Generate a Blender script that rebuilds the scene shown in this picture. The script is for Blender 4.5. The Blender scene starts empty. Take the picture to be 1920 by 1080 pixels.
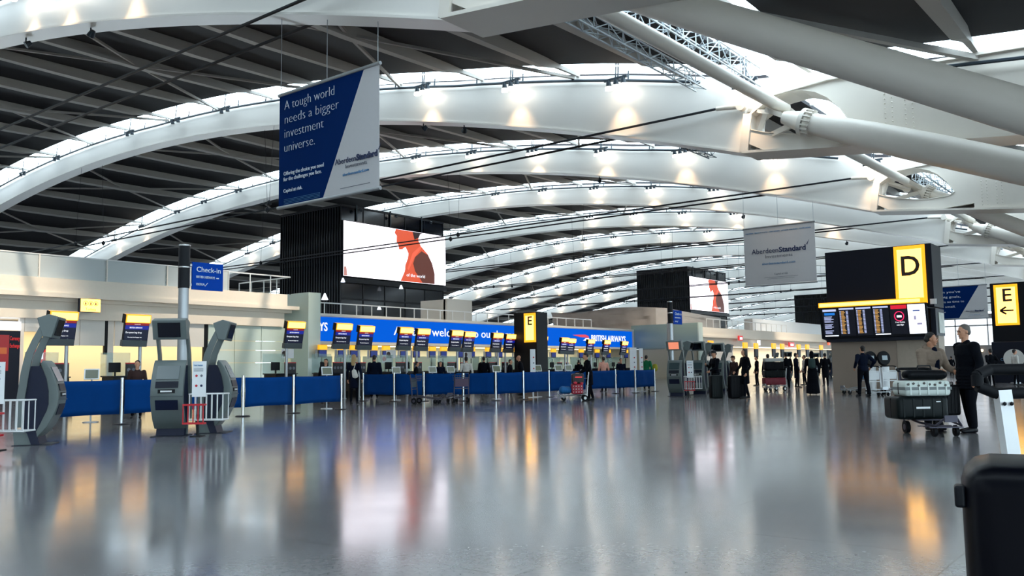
import bpy, bmesh, math, random
from mathutils import Vector as V, Matrix, Euler
random.seed(7)
sc = bpy.context.scene
COL = sc.collection
PI = math.pi
# ------------------------------------------------------------------ camera
YAW, PITCH, ROLL, F, CH = 0.667675, 0.0928597, -0.014343, 1631.975, 1.139
fw = V((-math.sin(YAW)*math.cos(PITCH), math.cos(YAW)*math.cos(PITCH), math.sin(PITCH)))
r0 = V((math.cos(YAW), math.sin(YAW), 0)); u0 = r0.cross(fw)
RR = r0*math.cos(ROLL) + u0*math.sin(ROLL); UU = -r0*math.sin(ROLL) + u0*math.cos(ROLL)
C0 = V((0, 0, CH))
def ray(x, y): return fw + RR*((x-960)/F) + UU*((540-y)/F)
def onZ(x, y, z=0): d = ray(x, y); return C0 + d*((z-CH)/d.z)
def onX(x, y, X): d = ray(x, y); return C0 + d*(X/d.x)
def onY(x, y, Y): d = ray(x, y); return C0 + d*(Y/d.y)
def onD(x, y, D): return C0 + ray(x, y)*D
cam = bpy.data.cameras.new('camera'); cam.sensor_width = 36; cam.lens = F/1920*36; cam.clip_end = 2000; cam.clip_start = .05
co = bpy.data.objects.new('camera', cam); COL.objects.link(co); sc.camera = co
co.matrix_world = Matrix(((RR.x, UU.x, -fw.x, C0.x), (RR.y, UU.y, -fw.y, C0.y), (RR.z, UU.z, -fw.z, C0.z), (0, 0, 0, 1)))

# ------------------------------------------------------------------ materials
def lin(h):
    h = h.lstrip('#'); o = []
    for i in (0, 2, 4):
        c = int(h[i:i+2], 16)/255
        o.append(c/12.92 if c <= .04045 else ((c+.055)/1.055)**2.4)
    return (*o, 1)
MC = {}
def mat(key, col, rough=.5, metal=0., noise=0., nscale=8., bump=0., emit=None, es=0., spec=.5, coat=0.):
    if key in MC: return MC[key]
    m = bpy.data.materials.new(key); m.use_nodes = True; MC[key] = m
    nt = m.node_tree; b = nt.nodes['Principled BSDF']
    c = lin(col) if isinstance(col, str) else (*col, 1)
    b.inputs['Base Color'].default_value = c; b.inputs['Roughness'].default_value = rough; b.inputs['Metallic'].default_value = metal
    b.inputs['Specular IOR Level'].default_value = spec; b.inputs['Coat Weight'].default_value = coat
    if noise or bump:
        tc = nt.nodes.new('ShaderNodeTexCoord'); n = nt.nodes.new('ShaderNodeTexNoise')
        n.inputs['Scale'].default_value = nscale; n.inputs['Detail'].default_value = 5
        nt.links.new(tc.outputs['Object'], n.inputs['Vector'])
        if noise:
            mx = nt.nodes.new('ShaderNodeMix'); mx.data_type = 'RGBA'
            mx.inputs['A'].default_value = tuple(x*(1-noise) for x in c[:3])+(1,); mx.inputs['B'].default_value = tuple(min(1, x*(1+noise)) for x in c[:3])+(1,)
            nt.links.new(n.outputs['Fac'], mx.inputs['Factor']); nt.links.new(mx.outputs['Result'], b.inputs['Base Color'])
        if bump:
            bp = nt.nodes.new('ShaderNodeBump'); bp.inputs['Strength'].default_value = bump; bp.inputs['Distance'].default_value = .02
            nt.links.new(n.outputs['Fac'], bp.inputs['Height']); nt.links.new(bp.outputs['Normal'], b.inputs['Normal'])
    if emit:
        b.inputs['Emission Color'].default_value = lin(emit); b.inputs['Emission Strength'].default_value = es
    return m
def glassmat(key, tint, fac, rough=.05):
    if key in MC: return MC[key]
    m = bpy.data.materials.new(key); m.use_nodes = True; MC[key] = m
    nt = m.node_tree; b = nt.nodes['Principled BSDF']; b.inputs['Base Color'].default_value = lin(tint); b.inputs['Roughness'].default_value = rough
    t = nt.nodes.new('ShaderNodeBsdfTransparent'); t.inputs['Color'].default_value = (.93, .97, .98, 1); mx = nt.nodes.new('ShaderNodeMixShader'); mx.inputs['Fac'].default_value = fac
    nt.links.new(t.outputs[0], mx.inputs[1]); nt.links.new(b.outputs[0], mx.inputs[2]); nt.links.new(mx.outputs[0], nt.nodes['Material Output'].inputs['Surface'])
    return m
WHITE = mat('white_steel_paint', '#e2dfd9', .38, noise=.03, nscale=.6)
TUBE = mat('white_tube_paint', '#d8d2c8', .42, noise=.05, nscale=.8)
PURL = mat('purlin_paint', '#a6a29c', .6)
ROOFM = mat('roof_deck_dark', '#1b1c22', .8, noise=.15, nscale=.7)
CABLE = mat('cable_dark', '#10161f', .5, .3)
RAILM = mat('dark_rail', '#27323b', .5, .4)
CHROME = mat('chrome', '#b9bbbd', .22, 1.)
STEEL = mat('brushed_steel', '#a4a7aa', .4, .75)
BLACK = mat('black_blue', '#02050e', .5, noise=.1, spec=.25)
NAVY = mat('navy_panel', '#050d20', .45, spec=.3)
BLUEF = mat('blue_barrier_fabric', '#053a78', .75, noise=.12, nscale=3., bump=.25, spec=.05)
CREAM = mat('cream_wall', '#ece2d2', .6, noise=.03)
CREAM2 = mat('cream_wall_light', '#e6e1d8', .6, noise=.02)
GREEN = mat('pale_green_glass', '#c2d2c9', .12, noise=.12, nscale=.5, spec=.7)
GREEND = mat('green_glass_darker', '#93aaa4', .15, noise=.1, nscale=.4, spec=.6)
GREYP = mat('kiosk_grey', '#5f6968', .4, noise=.06)
GREYD = mat('kiosk_grey_dark', '#4b5357', .45)
KBLUE = mat('kiosk_blue', '#030e2b', .45, spec=.3)
SCRD = mat('dark_screen', '#050a18', .15)
REDM = mat('red_paint', '#c0202c', .4)
WHITEB = mat('white_board', '#e9ecee', .45)
RUBBER = mat('rubber', '#04060c', .7, spec=.2)
DGLASS = mat('tower_dark_glass', '#040b18', .12, spec=.5, noise=.4, nscale=.25)
DMULL = mat('tower_mullion', '#02050f', .4, spec=.3)
BEIGE = mat('beige_stone', '#a39284', .6, noise=.1, nscale=1.)
ALU = mat('alu_white', '#d8dadb', .35, .1)
GLASS = glassmat('clear_glass', '#a7c2b8', .28, .18)
FROST = glassmat('parapet_glass', '#c3cccd', .9, .3)
SKYG = glassmat('skylight_glass', '#dfeaf0', .06)
def em(key, col, s, base=None): return mat(key, base or '#15151a', .4, emit=col, es=s)
YEL = em('yellow_lit', '#ffae1a', 1.5); YELP = em('yellow_lit_pale', '#ffbc58', 4.5); YELO = em('yellow_orange_lit', '#ffb000', 1.1)
SBLUE = mat('sign_blue_lit', '#000308', .6, emit='#0060e0', es=1.0, spec=.05)
TXTW = em('text_white_lit', '#f4f8ff', 1.25); LED = em('led_white', '#eaf2ff', 2.2)
SCRB = em('screen_blue_lit', '#0a22a8', .8); SCRR = em('screen_red_lit', '#a01420', .8); SCRN = em('screen_navy_lit', '#08103a', .5)
LAMP = em('lamp_lit', '#fff2e0', 14.); WARML = em('warm_strip_lit', '#ffe0b0', 3.5)
REDL = em('red_sign_lit', '#e02a2a', 1.0)
TXTB = mat('text_black', '#2a1008', .5); TXTN = mat('text_navy', '#15264f', .5); TXTG = mat('text_grey', '#6b6e78', .5); TXTC = mat('text_blue', '#4f86b4', .5)
TXTP = mat('text_print_white', '#d5dde6', .5)
SKIN = mat('skin', '#c08a6c', .5, noise=.05); SKIN2 = mat('skin_dark', '#6b4632', .5)
HAIRD = mat('hair_dark', '#120d0c', .6, noise=.2, nscale=60); HAIRG = mat('hair_grey', '#5b5550', .6, noise=.2, nscale=60); HAIRB = mat('hair_blonde', '#a88a5c', .6, noise=.2, nscale=60)
def cloth(key, col): return mat(key, col, .85, noise=.15, nscale=14, bump=.3, spec=.12)
CDARK = cloth('cloth_dark', '#03060f'); CNAVY = cloth('cloth_navy', '#060f22'); CPUFF = cloth('cloth_beige', '#8a7a6c'); CWHT = cloth('cloth_white', '#cfcbc4'); CGRN = cloth('cloth_green', '#1d6b45')
CPNK = cloth('cloth_pink', '#d9a08e'); CBRN = cloth('cloth_brown', '#3a2a28'); CYEL = cloth('cloth_yellow', '#a8a33c')

# ------------------------------------------------------------------ helpers
class MB:
    def __init__(s): s.b = bmesh.new()
    def box(s, c, d, rot=None):
        g = bmesh.ops.create_cube(s.b, size=1)['verts']; M = Matrix.Translation(V(c)) @ (rot.to_4x4() if rot else Matrix()) @ Matrix.Diagonal((*d, 1))
        bmesh.ops.transform(s.b, matrix=M, verts=g); return s
    def bb(s, a, b): a = V(a); b = V(b); return s.box((a+b)/2, [abs(x) for x in (b-a)])
    def bar(s, p, q, w, h, up=(0, 0, 1)):
        p = V(p); q = V(q); d = (q-p); L = d.length; y = d.normalized(); x = y.cross(V(up)); x = x.normalized() if x.length > 1e-6 else V((1, 0, 0)); z = x.cross(y)
        return s.box((p+q)/2, (w, L, h), Matrix((x, y, z)).transposed())
    def cyl(s, p, q, r, r2=None, n=12):
        p = V(p); q = V(q); d = q-p; L = d.length
        g = bmesh.ops.create_cone(s.b, cap_ends=True, segments=n, radius1=r, radius2=r if r2 is None else r2, depth=L)['verts']
        bmesh.ops.transform(s.b, matrix=Matrix.Translation((p+q)/2) @ d.to_track_quat('Z', 'Y').to_matrix().to_4x4(), verts=g); return s
    def path(s, pts, r, n=8):
        for a, b in zip(pts, pts[1:]): s.cyl(a, b, r, n=n)
        for a in pts[1:-1]: s.sph(a, (r, r, r), 1)
        return s
    def sph(s, c, rad, sub=2):
        g = bmesh.ops.create_icosphere(s.b, subdivisions=sub, radius=1)['verts']
        if not hasattr(rad, '__len__'): rad = (rad,)*3
        bmesh.ops.transform(s.b, matrix=Matrix.Translation(V(c)) @ Matrix.Diagonal((*rad, 1)), verts=g); return s
    def loft(s, rings, cap=True, closed=True):
        vs = [[s.b.verts.new(V(p)) for p in r] for r in rings]; n = len(vs[0])
        for a, b in zip(vs, vs[1:]):
            for i in range(n if closed else n-1):
                j = (i+1) % n; s.b.faces.new((a[i], a[j], b[j], b[i]))
        if cap and closed: s.b.faces.new(vs[0][::-1]); s.b.faces.new(vs[-1])
        return s
    def prism(s, poly, off):
        off = V(off); a = [V(p) for p in poly]; return s.loft([a, [p+off for p in a]])
    def ringplate(s, outer, inner, off):            # plate with one hole: outer/inner same count
        off = V(off); O = [V(p) for p in outer]; I = [V(p) for p in inner]; n = len(O)
        A = [s.b.verts.new(p) for p in O]; B = [s.b.verts.new(p) for p in I]; A2 = [s.b.verts.new(p+off) for p in O]; B2 = [s.b.verts.new(p+off) for p in I]
        for i in range(n):
            j = (i+1) % n
            for q in ((A[i], A[j], B[j], B[i]), (A2[j], A2[i], B2[i], B2[j]), (A[j], A[i], A2[i], A2[j]), (B[i], B[j], B2[j], B2[i])): s.b.faces.new(q)
        return s
    def build(s, name, m, parent=None, smooth=False, bevel=0):
        bmesh.ops.recalc_face_normals(s.b, faces=s.b.faces)
        if bevel:
            es = [e for e in s.b.edges if e.is_manifold and e.calc_face_angle(0) > .9]
            bmesh.ops.bevel(s.b, geom=es, offset=bevel, segments=3, profile=.5, affect='EDGES', clamp_overlap=True)
        me = bpy.data.meshes.new(name); s.b.to_mesh(me); s.b.free()
        me.materials.append(m)
        if smooth:
            for p in me.polygons: p.use_smooth = True
            try: me.set_sharp_from_angle(angle=.7)
            except Exception: pass
        o = bpy.data.objects.new(name, me); COL.objects.link(o)
        if parent: o.parent = parent
        return o
def tag(o, label=None, cat=None, group=None, kind=None):
    if label: o['label'] = label
    if cat: o['category'] = cat
    if group: o['group'] = group
    if kind: o['kind'] = kind
    return o
def thing(name, label, cat, loc=(0, 0, 0), rz=0, group=None, kind=None):
    o = bpy.data.objects.new(name, None); COL.objects.link(o); o.location = loc; o.rotation_euler = (0, 0, rz); o.empty_display_size = .2
    return tag(o, label, cat, group, kind)
def dup(root, loc, rz=None, label=None, group=None):
    r = root.copy(); COL.objects.link(r); r.location = loc
    if rz is not None: r.rotation_euler = (0, 0, rz)
    if label: r['label'] = label
    if group: r['group'] = group
    def rec(a, b):
        for ch in a.children:
            c = ch.copy(); COL.objects.link(c); c.parent = b; rec(ch, c)
    rec(root, r); return r
def struct(name, mb, m, smooth=False, bevel=0): return tag(mb.build(name, m, None, smooth, bevel), kind='structure')
TS = bpy.data.scenes.new('work'); TVL = TS.view_layers[0]
def evaluated_mesh(o):
    TVL.update(); return bpy.data.meshes.new_from_object(o.evaluated_get(TVL.depsgraph))
def text(name, s, m, parent, loc, h, rot=(PI/2, 0, 0), align='LEFT', ext=.006, bold=0., width=None, sx=1.):
    cu = bpy.data.curves.new(name, 'FONT'); cu.body = s; cu.size = h/.72; cu.extrude = ext; cu.align_x = align; cu.offset = bold; cu.resolution_u = 3
    o = bpy.data.objects.new(name, cu); TS.collection.objects.link(o)
    me = evaluated_mesh(o); bpy.data.objects.remove(o)
    if width:
        xs = [v.co.x for v in me.vertices]; sx = width/(max(xs)-min(xs))
    me.materials.clear(); me.materials.append(m)
    o = bpy.data.objects.new(name, me); COL.objects.link(o); o.location = loc; o.rotation_euler = rot; o.scale = (sx, 1, 1); o.parent = parent
    return o
RX = (PI/2, 0, PI/2)          # face with normal +X
RY = (PI/2, 0, 0)             # face with normal -Y
ORD = ['first', 'second', 'third', 'fourth', 'fifth', 'sixth', 'seventh', 'eighth', 'ninth', 'tenth', 'eleventh', 'twelfth', 'thirteenth', 'fourteenth', 'fifteenth', 'sixteenth', 'seventeenth', 'eighteenth', 'nineteenth', 'twentieth']
def lamp(name, kind, loc, energy, col=(1, .85, .65), size=1, size_y=None, rot=(0, 0, 0), parent=None, spot=1.2, blend=.6):
    l = bpy.data.lights.new(name, kind); l.energy = energy; l.color = col
    if kind == 'AREA':
        l.size = size
        if size_y: l.shape = 'RECTANGLE'; l.size_y = size_y
    elif kind == 'SPOT': l.spot_size = spot; l.spot_blend = blend; l.shadow_soft_size = .12
    else: l.shadow_soft_size = size
    o = bpy.data.objects.new(name, l); COL.objects.link(o); o.location = loc; o.rotation_euler = rot
    if parent: o.parent = parent
    return o

# ------------------------------------------------------------------ world
w = bpy.data.worlds.new('sky'); sc.world = w; w.use_nodes = True
bg = w.node_tree.nodes['Background']; bg.inputs[0].default_value = (.76, .90, 1., 1); bg.inputs[1].default_value = 6.8
sc.view_settings.view_transform = 'Standard'; sc.view_settings.look = 'None'; sc.view_settings.gamma = 1; sc.view_settings.exposure = 0.0
sc.cycles.use_denoising = True; sc.cycles.max_bounces = 8; sc.cycles.diffuse_bounces = 4; sc.cycles.glossy_bounces = 3; sc.cycles.transparent_max_bounces = 24
sc.cycles.sample_clamp_indirect = 6; sc.cycles.caustics_reflective = False; sc.cycles.caustics_refractive = False

# ------------------------------------------------------------------ floor
m = bpy.data.materials.new('polished_stone'); m.use_nodes = True; nt = m.node_tree; b = nt.nodes['Principled BSDF']
def nd(t): return nt.nodes.new(t)
tc = nd('ShaderNodeTexCoord'); n1 = nd('ShaderNodeTexNoise'); n1.inputs['Scale'].default_value = 22; n1.inputs['Detail'].default_value = 6
n2 = nd('ShaderNodeTexNoise'); n2.inputs['Scale'].default_value = 1.3; n2.inputs['Detail'].default_value = 4
cr = nd('ShaderNodeValToRGB'); cr.color_ramp.elements[0].position = .35; cr.color_ramp.elements[0].color = lin('#707073'); cr.color_ramp.elements[1].position = .7; cr.color_ramp.elements[1].color = lin('#7d7c7f')
br = nd('ShaderNodeTexBrick'); br.offset = 0; br.inputs['Scale'].default_value = 1; br.inputs['Mortar Size'].default_value = .006; br.inputs['Brick Width'].default_value = 1.87; br.inputs['Row Height'].default_value = 1.9
br.inputs['Color1'].default_value = (1, 1, 1, 1); br.inputs['Color2'].default_value = (.93, .93, .93, 1); br.inputs['Mortar'].default_value = (.22, .22, .24, 1); br.inputs['Mortar Smooth'].default_value = .1
mp = nd('ShaderNodeMapping'); mp.inputs['Location'].default_value = (4.94, -3.85, 0)
mxm = nd('ShaderNodeMix'); mxm.data_type = 'RGBA'; mxm.blend_type = 'MULTIPLY'; mxm.inputs['Factor'].default_value = 1
mr = nd('ShaderNodeMapRange'); mr.inputs['To Min'].default_value = .09; mr.inputs['To Max'].default_value = .17
L = nt.links.new
L(tc.outputs['Object'], n1.inputs['Vector']); L(tc.outputs['Object'], n2.inputs['Vector']); L(tc.outputs['Object'], mp.inputs['Vector']); L(mp.outputs[0], br.inputs['Vector'])
L(n1.outputs['Fac'], cr.inputs['Fac']); L(cr.outputs[0], mxm.inputs['A']); L(br.outputs['Color'], mxm.inputs['B']); L(mxm.outputs['Result'], b.inputs['Base Color'])
L(n2.outputs['Fac'], mr.inputs['Value']); L(mr.outputs[0], b.inputs['Roughness']); b.inputs['Specular IOR Level'].default_value = .9
struct('floor', MB().bb((-152, -58, -.2), (26, 340, 0)), m)

# ------------------------------------------------------------------ roof
Y0 = 15.58; S = 18.; NR = 18; RT = .9
def low(X):
    if X > -14.1: return 9.87-(X+14.1)*.105
    x = X/40; return (((.2242492*x+1.16077945)*x-2.74877933)*x-14.80319844)*x+3.90316404+CH
DEP = [(-110, 2.0), (-88, 1.9), (-60, 1.55), (-45, 1.8), (-30, 2.2), (-20, 2.85), (-14, 3.15), (-7, 3.0), (14, 3.2)]
def interp(T, x):
    if x <= T[0][0]: return T[0][1]
    for (a, p), (b_, q) in zip(T, T[1:]):
        if x <= b_: return p+(q-p)*(x-a)/(b_-a)
    return T[-1][1]
def top(X): return low(X)+interp(DEP, X)
XS = [-150+2*i for i in range(82)]
TOPM = None
def px2(x, y): p = onY(x, y, 51.58); return (p.x, p.z)
HOLE = [px2(*q) for q in [(1650, 345), (1670, 331), (1690, 322), (1708, 317), (1723, 316), (1743, 320), (1760, 328), (1777, 342), (1791, 360), (1780, 368), (1742, 374), (1715, 375), (1690, 373), (1668, 370), (1650, 366), (1649.5, 356)]]
def boundary(cx, cz, ang, outer):
    # hit of a ray from (cx,cz) on polygon outer
    best = None; dx, dz = math.cos(ang), math.sin(ang)
    for (x1, z1), (x2, z2) in zip(outer, outer[1:]+outer[:1]):
        ex, ez = x2-x1, z2-z1; den = dx*ez-dz*ex
        if abs(den) < 1e-9: continue
        t = ((x1-cx)*ez-(z1-cz)*ex)/den; s_ = ((x1-cx)*dz-(z1-cz)*dx)/den
        if t > 0 and -1e-6 <= s_ <= 1+1e-6 and (best is None or t < best): best = t
    return (cx+dx*best, cz+dz*best)
ARMO = [(-14.15, 9.87), (-9.0, 9.34), (-9.0, 12.1), (-10.55, 12.09), (-13.25, 11.92), (-13.9, 11.37)]
rib_names = ['nearest', 'second', 'third', 'fourth', 'fifth', 'sixth', 'seventh', 'eighth', 'ninth', 'tenth', 'eleventh', 'twelfth', 'thirteenth', 'fourteenth', 'fifteenth', 'sixteenth', 'seventeenth', 'farthest']
rib0 = None
def make_rib(front):
    r = thing('roof_arch', 'x', 'roof arch', (0, 0, 0), group='white roof arches')
    mb = MB(); XW = [x for x in XS if x <= -10.5]+[-10.4]
    mb.loft([[(x, .1, low(x)), (x, .1, top(x)), (x, .1+RT, top(x)), (x, .1+RT, low(x))] for x in [q for q in XW if q < -14.2]+[-14.15]])
    # web above the arm, tapering to the right
    mb.loft([[(x, .35, z0), (x, .35, z1), (x, .1+RT-.2, z1), (x, .1+RT-.2, z0)] for x, z0, z1 in ((-14.15, 9.9, top(-14.15)), (-13.3, 11.9, top(-13.3)), (-10.6, 12.05, top(-10.6)), (-9., 12.05, top(-9.)))])
    mb.build('web', WHITE, r, True)
    fl = MB(); fl.loft([[(x, .02, low(x)-.06), (x, .02, low(x)+.02), (x, .18+RT, low(x)+.02), (x, .18+RT, low(x)-.06)] for x in [q for q in XW if q < -14.2]+[-14.15]])
    fl.build('bottom_flange', WHITE, r)
    arm = MB(); cx, cz = -12.0, 11.0
    hole = HOLE; outer = [boundary(cx, cz, math.atan2(h[1]-cz, h[0]-cx), ARMO) for h in hole]
    arm.ringplate([(x, -.15, z) for x, z in outer], [(x, -.15, z) for x, z in hole], (0, .25, 0))
    arm.ringplate([(x, .95, z) for x, z in outer], [(x, .95, z) for x, z in hole], (0, .25, 0))
    arm.loft([[(x, -.15, z0), (x, -.15, z1), (x, 1.2, z1), (x, 1.2, z0)] for x, z0, z1 in ((-9.0, 9.34, 12.1), (0, 8.4, 11.55), (13, 7.03, 10.9))])
    arm.build('haunch_plate', TUBE, r)
    ed = MB(); ed.loft([[(x, -.3, z-.05), (x, -.3, z+.05), (x, 1.35, z+.05), (x, 1.35, z-.05)] for x, z in ((-14.2, 9.84), (-9, 9.3), (0, 8.36), (13, 6.99))])
    ed.loft([[(x, -.3, z-.05), (x, -.3, z+.05), (x, 1.35, z+.05), (x, 1.35, z-.05)] for x, z in ((-13.3, 11.93), (-10.6, 12.12), (0, 11.6), (13, 10.95))])
    ed.bar((-14.15, -.2, 9.84), (-13.9, -.2, 11.4), .08, .35, (1, 0, 0)).bar((-14.15, 1.2, 9.84), (-13.9, 1.2, 11.4), .08, .35, (1, 0, 0))
    for (a, b_) in zip(hole, hole[1:]+hole[:1]):
        ed.bar((a[0], .52, a[1]), (b_[0], .52, b_[1]), .03, 1.45, (0, 1, 0))
    ed.build('haunch_flange', TUBE, r)
    rv = MB()
    for k in range(14):
        for dx in (-8.6, -8.35, -7.9, -7.65): rv.sph((dx, -.16, 9.5+k*.18), .035, 1)
    rv.build('rivet', TUBE, r)
    # leg: cigar tube going down to the right, with ring casting and clamp
    if front: a = V((-11.3, -.75, 10.42)); d = (V((-4.19, -.75, 7.58))-V((-8.68, -.75, 9.42))).normalized(); R1, R2 = .39, .56
    else: a = V((-11.9, 1.75, 10.9)); d = (V((-2.15, 1.7, 5.51))-V((-7.61, 1.7, 8.57))).normalized(); a = V((-7.61, 1.75, 8.57))-d*4.6; R1, R2 = .32, .40
    lg = MB(); ax = d.to_track_quat('Z', 'Y').to_matrix(); rings = []
    for t, rad in ((0, R1), (1, R1+(R2-R1)*.35), (2.5, R1+(R2-R1)*.8), (4.5, R2), (20, R2), (24, R2*.95)):
        rings.append([a+d*t+ax@V((math.cos(q*PI/12)*rad, math.sin(q*PI/12)*rad, 0)) for q in range(24)])
    lg.loft(rings); lg.build('leg_tube', TUBE, r, True)
    rg = MB(); rg.cyl(a-d*.22, a-d*.06, R1+.14, R1+.14, 28).cyl(a-d*.02, a+d*.1, R1+.08, R1+.03, 28)
    for q in range(18):
        o = ax@V((math.cos(q*PI/9)*(R1+.07), math.sin(q*PI/9)*(R1+.07), 0)); rg.bar(a+o-d*.1, a+o+d*.22, .05, .13, o)
    rg.build('ring_casting', TUBE, r, True)
    yn = a.y; e0 = a-d*.2; cn = MB(); cn.cyl(e0, a-d*1.0, R1+.02, .24, 18).bar(V((-13.95, .5, 11.72)), V((-12.6, yn*.8, 11.1)), .5, .14).bar(V((-12.9, yn*.8, 11.25)), a-d*.5, .42, .18).bar(V((-13.75, .3, 10.3)), a-d*.3, .12, .22).bar(V((-12.7, .5, 11.55)), a-d*.4, .4, .26)
    cn.build('node_casting', TUBE, r, True)
    for y in (-.12, 1.2):
        s_ = MB(); s_.cyl((-14.15, y, 11.8), (-15.3, y, 11.9), .13, .09).cyl((-14.2, y-.12, 11.8), (-14.2, y+.12, 11.8), .2, n=16)
        s_.build('cable_socket', TUBE, r, True)
    rl = MB(); pts = [(x, -.15, top(x)-.3) for x in XS if x <= -15.9]; rl.path(pts, .07, 6)
    for x in range(-149, -16, 3): rl.bar((x+.5, -.15, top(x+.5)-.3), (x+.5, -.1, top(x+.5)+.15), .05, .05, (1, 0, 0))
    rl.build('light_rail', RAILM, r)
    MB().path([(x, -.45, top(x)-.5) for x in (-8, -4, 0, 6, 12)], .07, 6).build('light_rail', RAILM, r)
    return r
ribs = []
for k in range(NR):
    lab = ('white steel roof arch nearest the camera, crossing the top of the photo' if k == 0 else 'white steel roof arch farthest down the hall' if k == NR-1 else f'{rib_names[k]} white steel roof arch counted from the camera')
    if k < 2: r = make_rib(k == 1); r['label'] = lab; r.location = (0, Y0+S*k, 0); ribs.append(r)
    else: ribs.append(dup(ribs[k % 2], (0, Y0+S*k, 0), 0, lab))
# tension cables (two under each arch)
for k in range(10):
    for j, y in enumerate((-.12, 1.2)):
        mb = MB(); p = [(-15.2-(86*i/8), y, 11.9+.16*(i/8)-.05*math.sin(PI*i/8)) for i in range(9)]
        mb.path(p, .055, 6)
        o = thing('tension_cable', f'dark tie cable below the {rib_names[k]} white arch, {"camera side" if j == 0 else "far side"} one of its pair', 'cable', (0, Y0+S*k, 0), group='tie cables')
        mb.build('strand', CABLE, o)
        if k >= 1:
            for x in (-46-2*j, -72+2*j):
                h = MB(); h.sph((x, y, 11.9), (.16, .16, .22), 1).cyl((x, y, 12.), (x, y+(.3 if j == 0 else -.3), low(x)+.1), .012, n=5)
                h.build('hanger', CABLE, o)
# roof bays
PX = [-22.4-5.95*i for i in range(21)]+[-17., -11.4, -5.5, .4, 6.3]
pm = MB().loft([[(-w_, y, z0), (w_, y, z0), (w_, y, .2), (-w_, y, .2)] for y, w_, z0 in ((.85, .18, -.1), (4, .27, -.3), (9, .31, -.36), (15.2, .24, -.22), (16.3, .13, .02), (18.15, .08, .06))])
pur = pm.build('purlin', PURL); pur_mesh = pur.data; bpy.data.objects.remove(pur)
for k in range(-4, NR-1):
    yb = Y0+S*k
    ce = bpy.data.objects.new('ceiling', None); COL.objects.link(ce); tag(ce, kind='structure')
    mb = MB(); ya, ye = yb+.9, yb+S-1.5
    for rng in ([x for x in XS if x < -13.5]+[-13.5], [-10.6]+[x for x in XS if x > -10.6]):
        mb.loft([[(x, ya, top(x)+.12), (x, ya, top(x)+.3), (x, ye, top(x)+.3), (x, ye, top(x)+.12)] for x in rng])
    sg = MB().loft([[(x, ya, top(x)+.2), (x, ye, top(x)+.2)] for x in (-13.5, -12.8, -12.0, -11.3, -10.6)], closed=False).build(f'window_{k+60}', SKYG); tag(sg, kind='structure')
    gb = MB()
    for q in range(1, 6): gb.path([(x, ya+q*2.6, top(x)+.22) for x in (-13.5, -12.0, -10.6)], .05, 5)
    gb.path([(-12.0, ya, top(-12.0)+.22), (-12.0, ye, top(-12.0)+.22)], .05, 5); gb.build('glazing_bar', WHITE, sg)
    for xx in PX:
        pass
    mb.build('roof_deck', ROOFM, ce)
    for xx in PX:
        o = bpy.data.objects.new('purlin', pur_mesh); COL.objects.link(o); o.location = (xx, yb, top(xx)-.1); o.parent = ce
        sl = math.atan2(top(xx+.5)-top(xx-.5), 1); o.rotation_euler = (0, -sl, 0)
    for i in range(1, 19, 3):
        xm = PX[i]; 
        for xe, ye2 in ((PX[i]-5.9, 1.1), (PX[i]+5.9, 1.1), (PX[i]-5.9, 17.9), (PX[i]+5.9, 17.9)):
            MB().bar((xm, yb+9, top(xm)-.3), (xe, yb+ye2, top(xe)-.15), .13, .13).build('brace', PURL, ce)
    for xe, ye2 in ((-5.5, 1.1), (-5.5, 17.9)):
        MB().bar((-11.4, yb+9, top(-11.4)-.3), (xe, yb+ye2, top(xe)-.2), .22, .2).build('brace', PURL, ce)
    gl = MB(); gl.loft([[(x, ye-.02, top(x)+.2), (x, yb+S+.2, top(x)+.2)] for x in XS], closed=False)
    g = gl.build(f'window_{k+5}', SKYG); tag(g, kind='structure')
    fr = MB(); fr.path([(x, ye+.75, top(x)+.22) for x in XS[::2]], .035, 5)
    fr.build('glazing_bar', WHITE, g)
# longitudinal tubes and lattice trusses between arches
for k in range(0, 4):
    t = thing('strut_tube', f'white round strut running from the {rib_names[k]} to the {rib_names[k+1]} arch beside their nodes', 'strut', (-12.65, Y0+S*k, 0), group='white strut tubes')
    MB().cyl((0, 1.2, 11.15), (0, 17.2, 11.5), .24, n=18).cyl((0, 17.2, 11.5), (.35, 17.9, 11.3), .24, .2, n=16).build('tube', TUBE, t, True)
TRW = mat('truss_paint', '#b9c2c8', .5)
def truss(label, xa, za, xb, zb, y0, y1, wd=.5, m_=TRW):
    t = thing('lattice_truss', label, 'lattice truss', (0, 0, 0), group='lattice trusses')
    ch = MB(); dg = MB(); n = 16; Pp = []
    for i in range(n+1):
        f_ = i/n; x = xa+(xb-xa)*f_; y = y0+(y1-y0)*f_; z = za+(zb-za)*f_
        Pp.append([V((x-wd/2, y, z)), V((x+wd/2, y, z)), V((x+wd/2, y, z+wd)), V((x-wd/2, y, z+wd))])
    for c in range(4): ch.bar(Pp[0][c], Pp[-1][c], .05, .05)
    for i in range(n):
        for c in range(4):
            a, b_ = (c, (c+1) % 4) if i % 2 else ((c+1) % 4, c)
            dg.bar(Pp[i][a], Pp[i+1][b_], .03, .03); dg.bar(Pp[i][c], Pp[i][(c+1) % 4], .03, .03)
    ch.build('chord', m_, t); dg.build('lacing', m_, t)
truss('narrow steel lattice truss left of the white strut at the top of the photo', -15.55, 12.55, -15.55, 12.55, 17.5, 32.6, .45)
truss('wide steel lattice truss right of the white strut at the top of the photo', -13.3, 12.1, -13.3, 12.1, 17.5, 32.4, .75)
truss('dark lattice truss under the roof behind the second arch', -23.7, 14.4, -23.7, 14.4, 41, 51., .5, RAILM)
truss('lattice truss seen through the oval opening of the third arch', -12.0, 11.7, -12.0, 11.7, 53, 68, .8)

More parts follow.
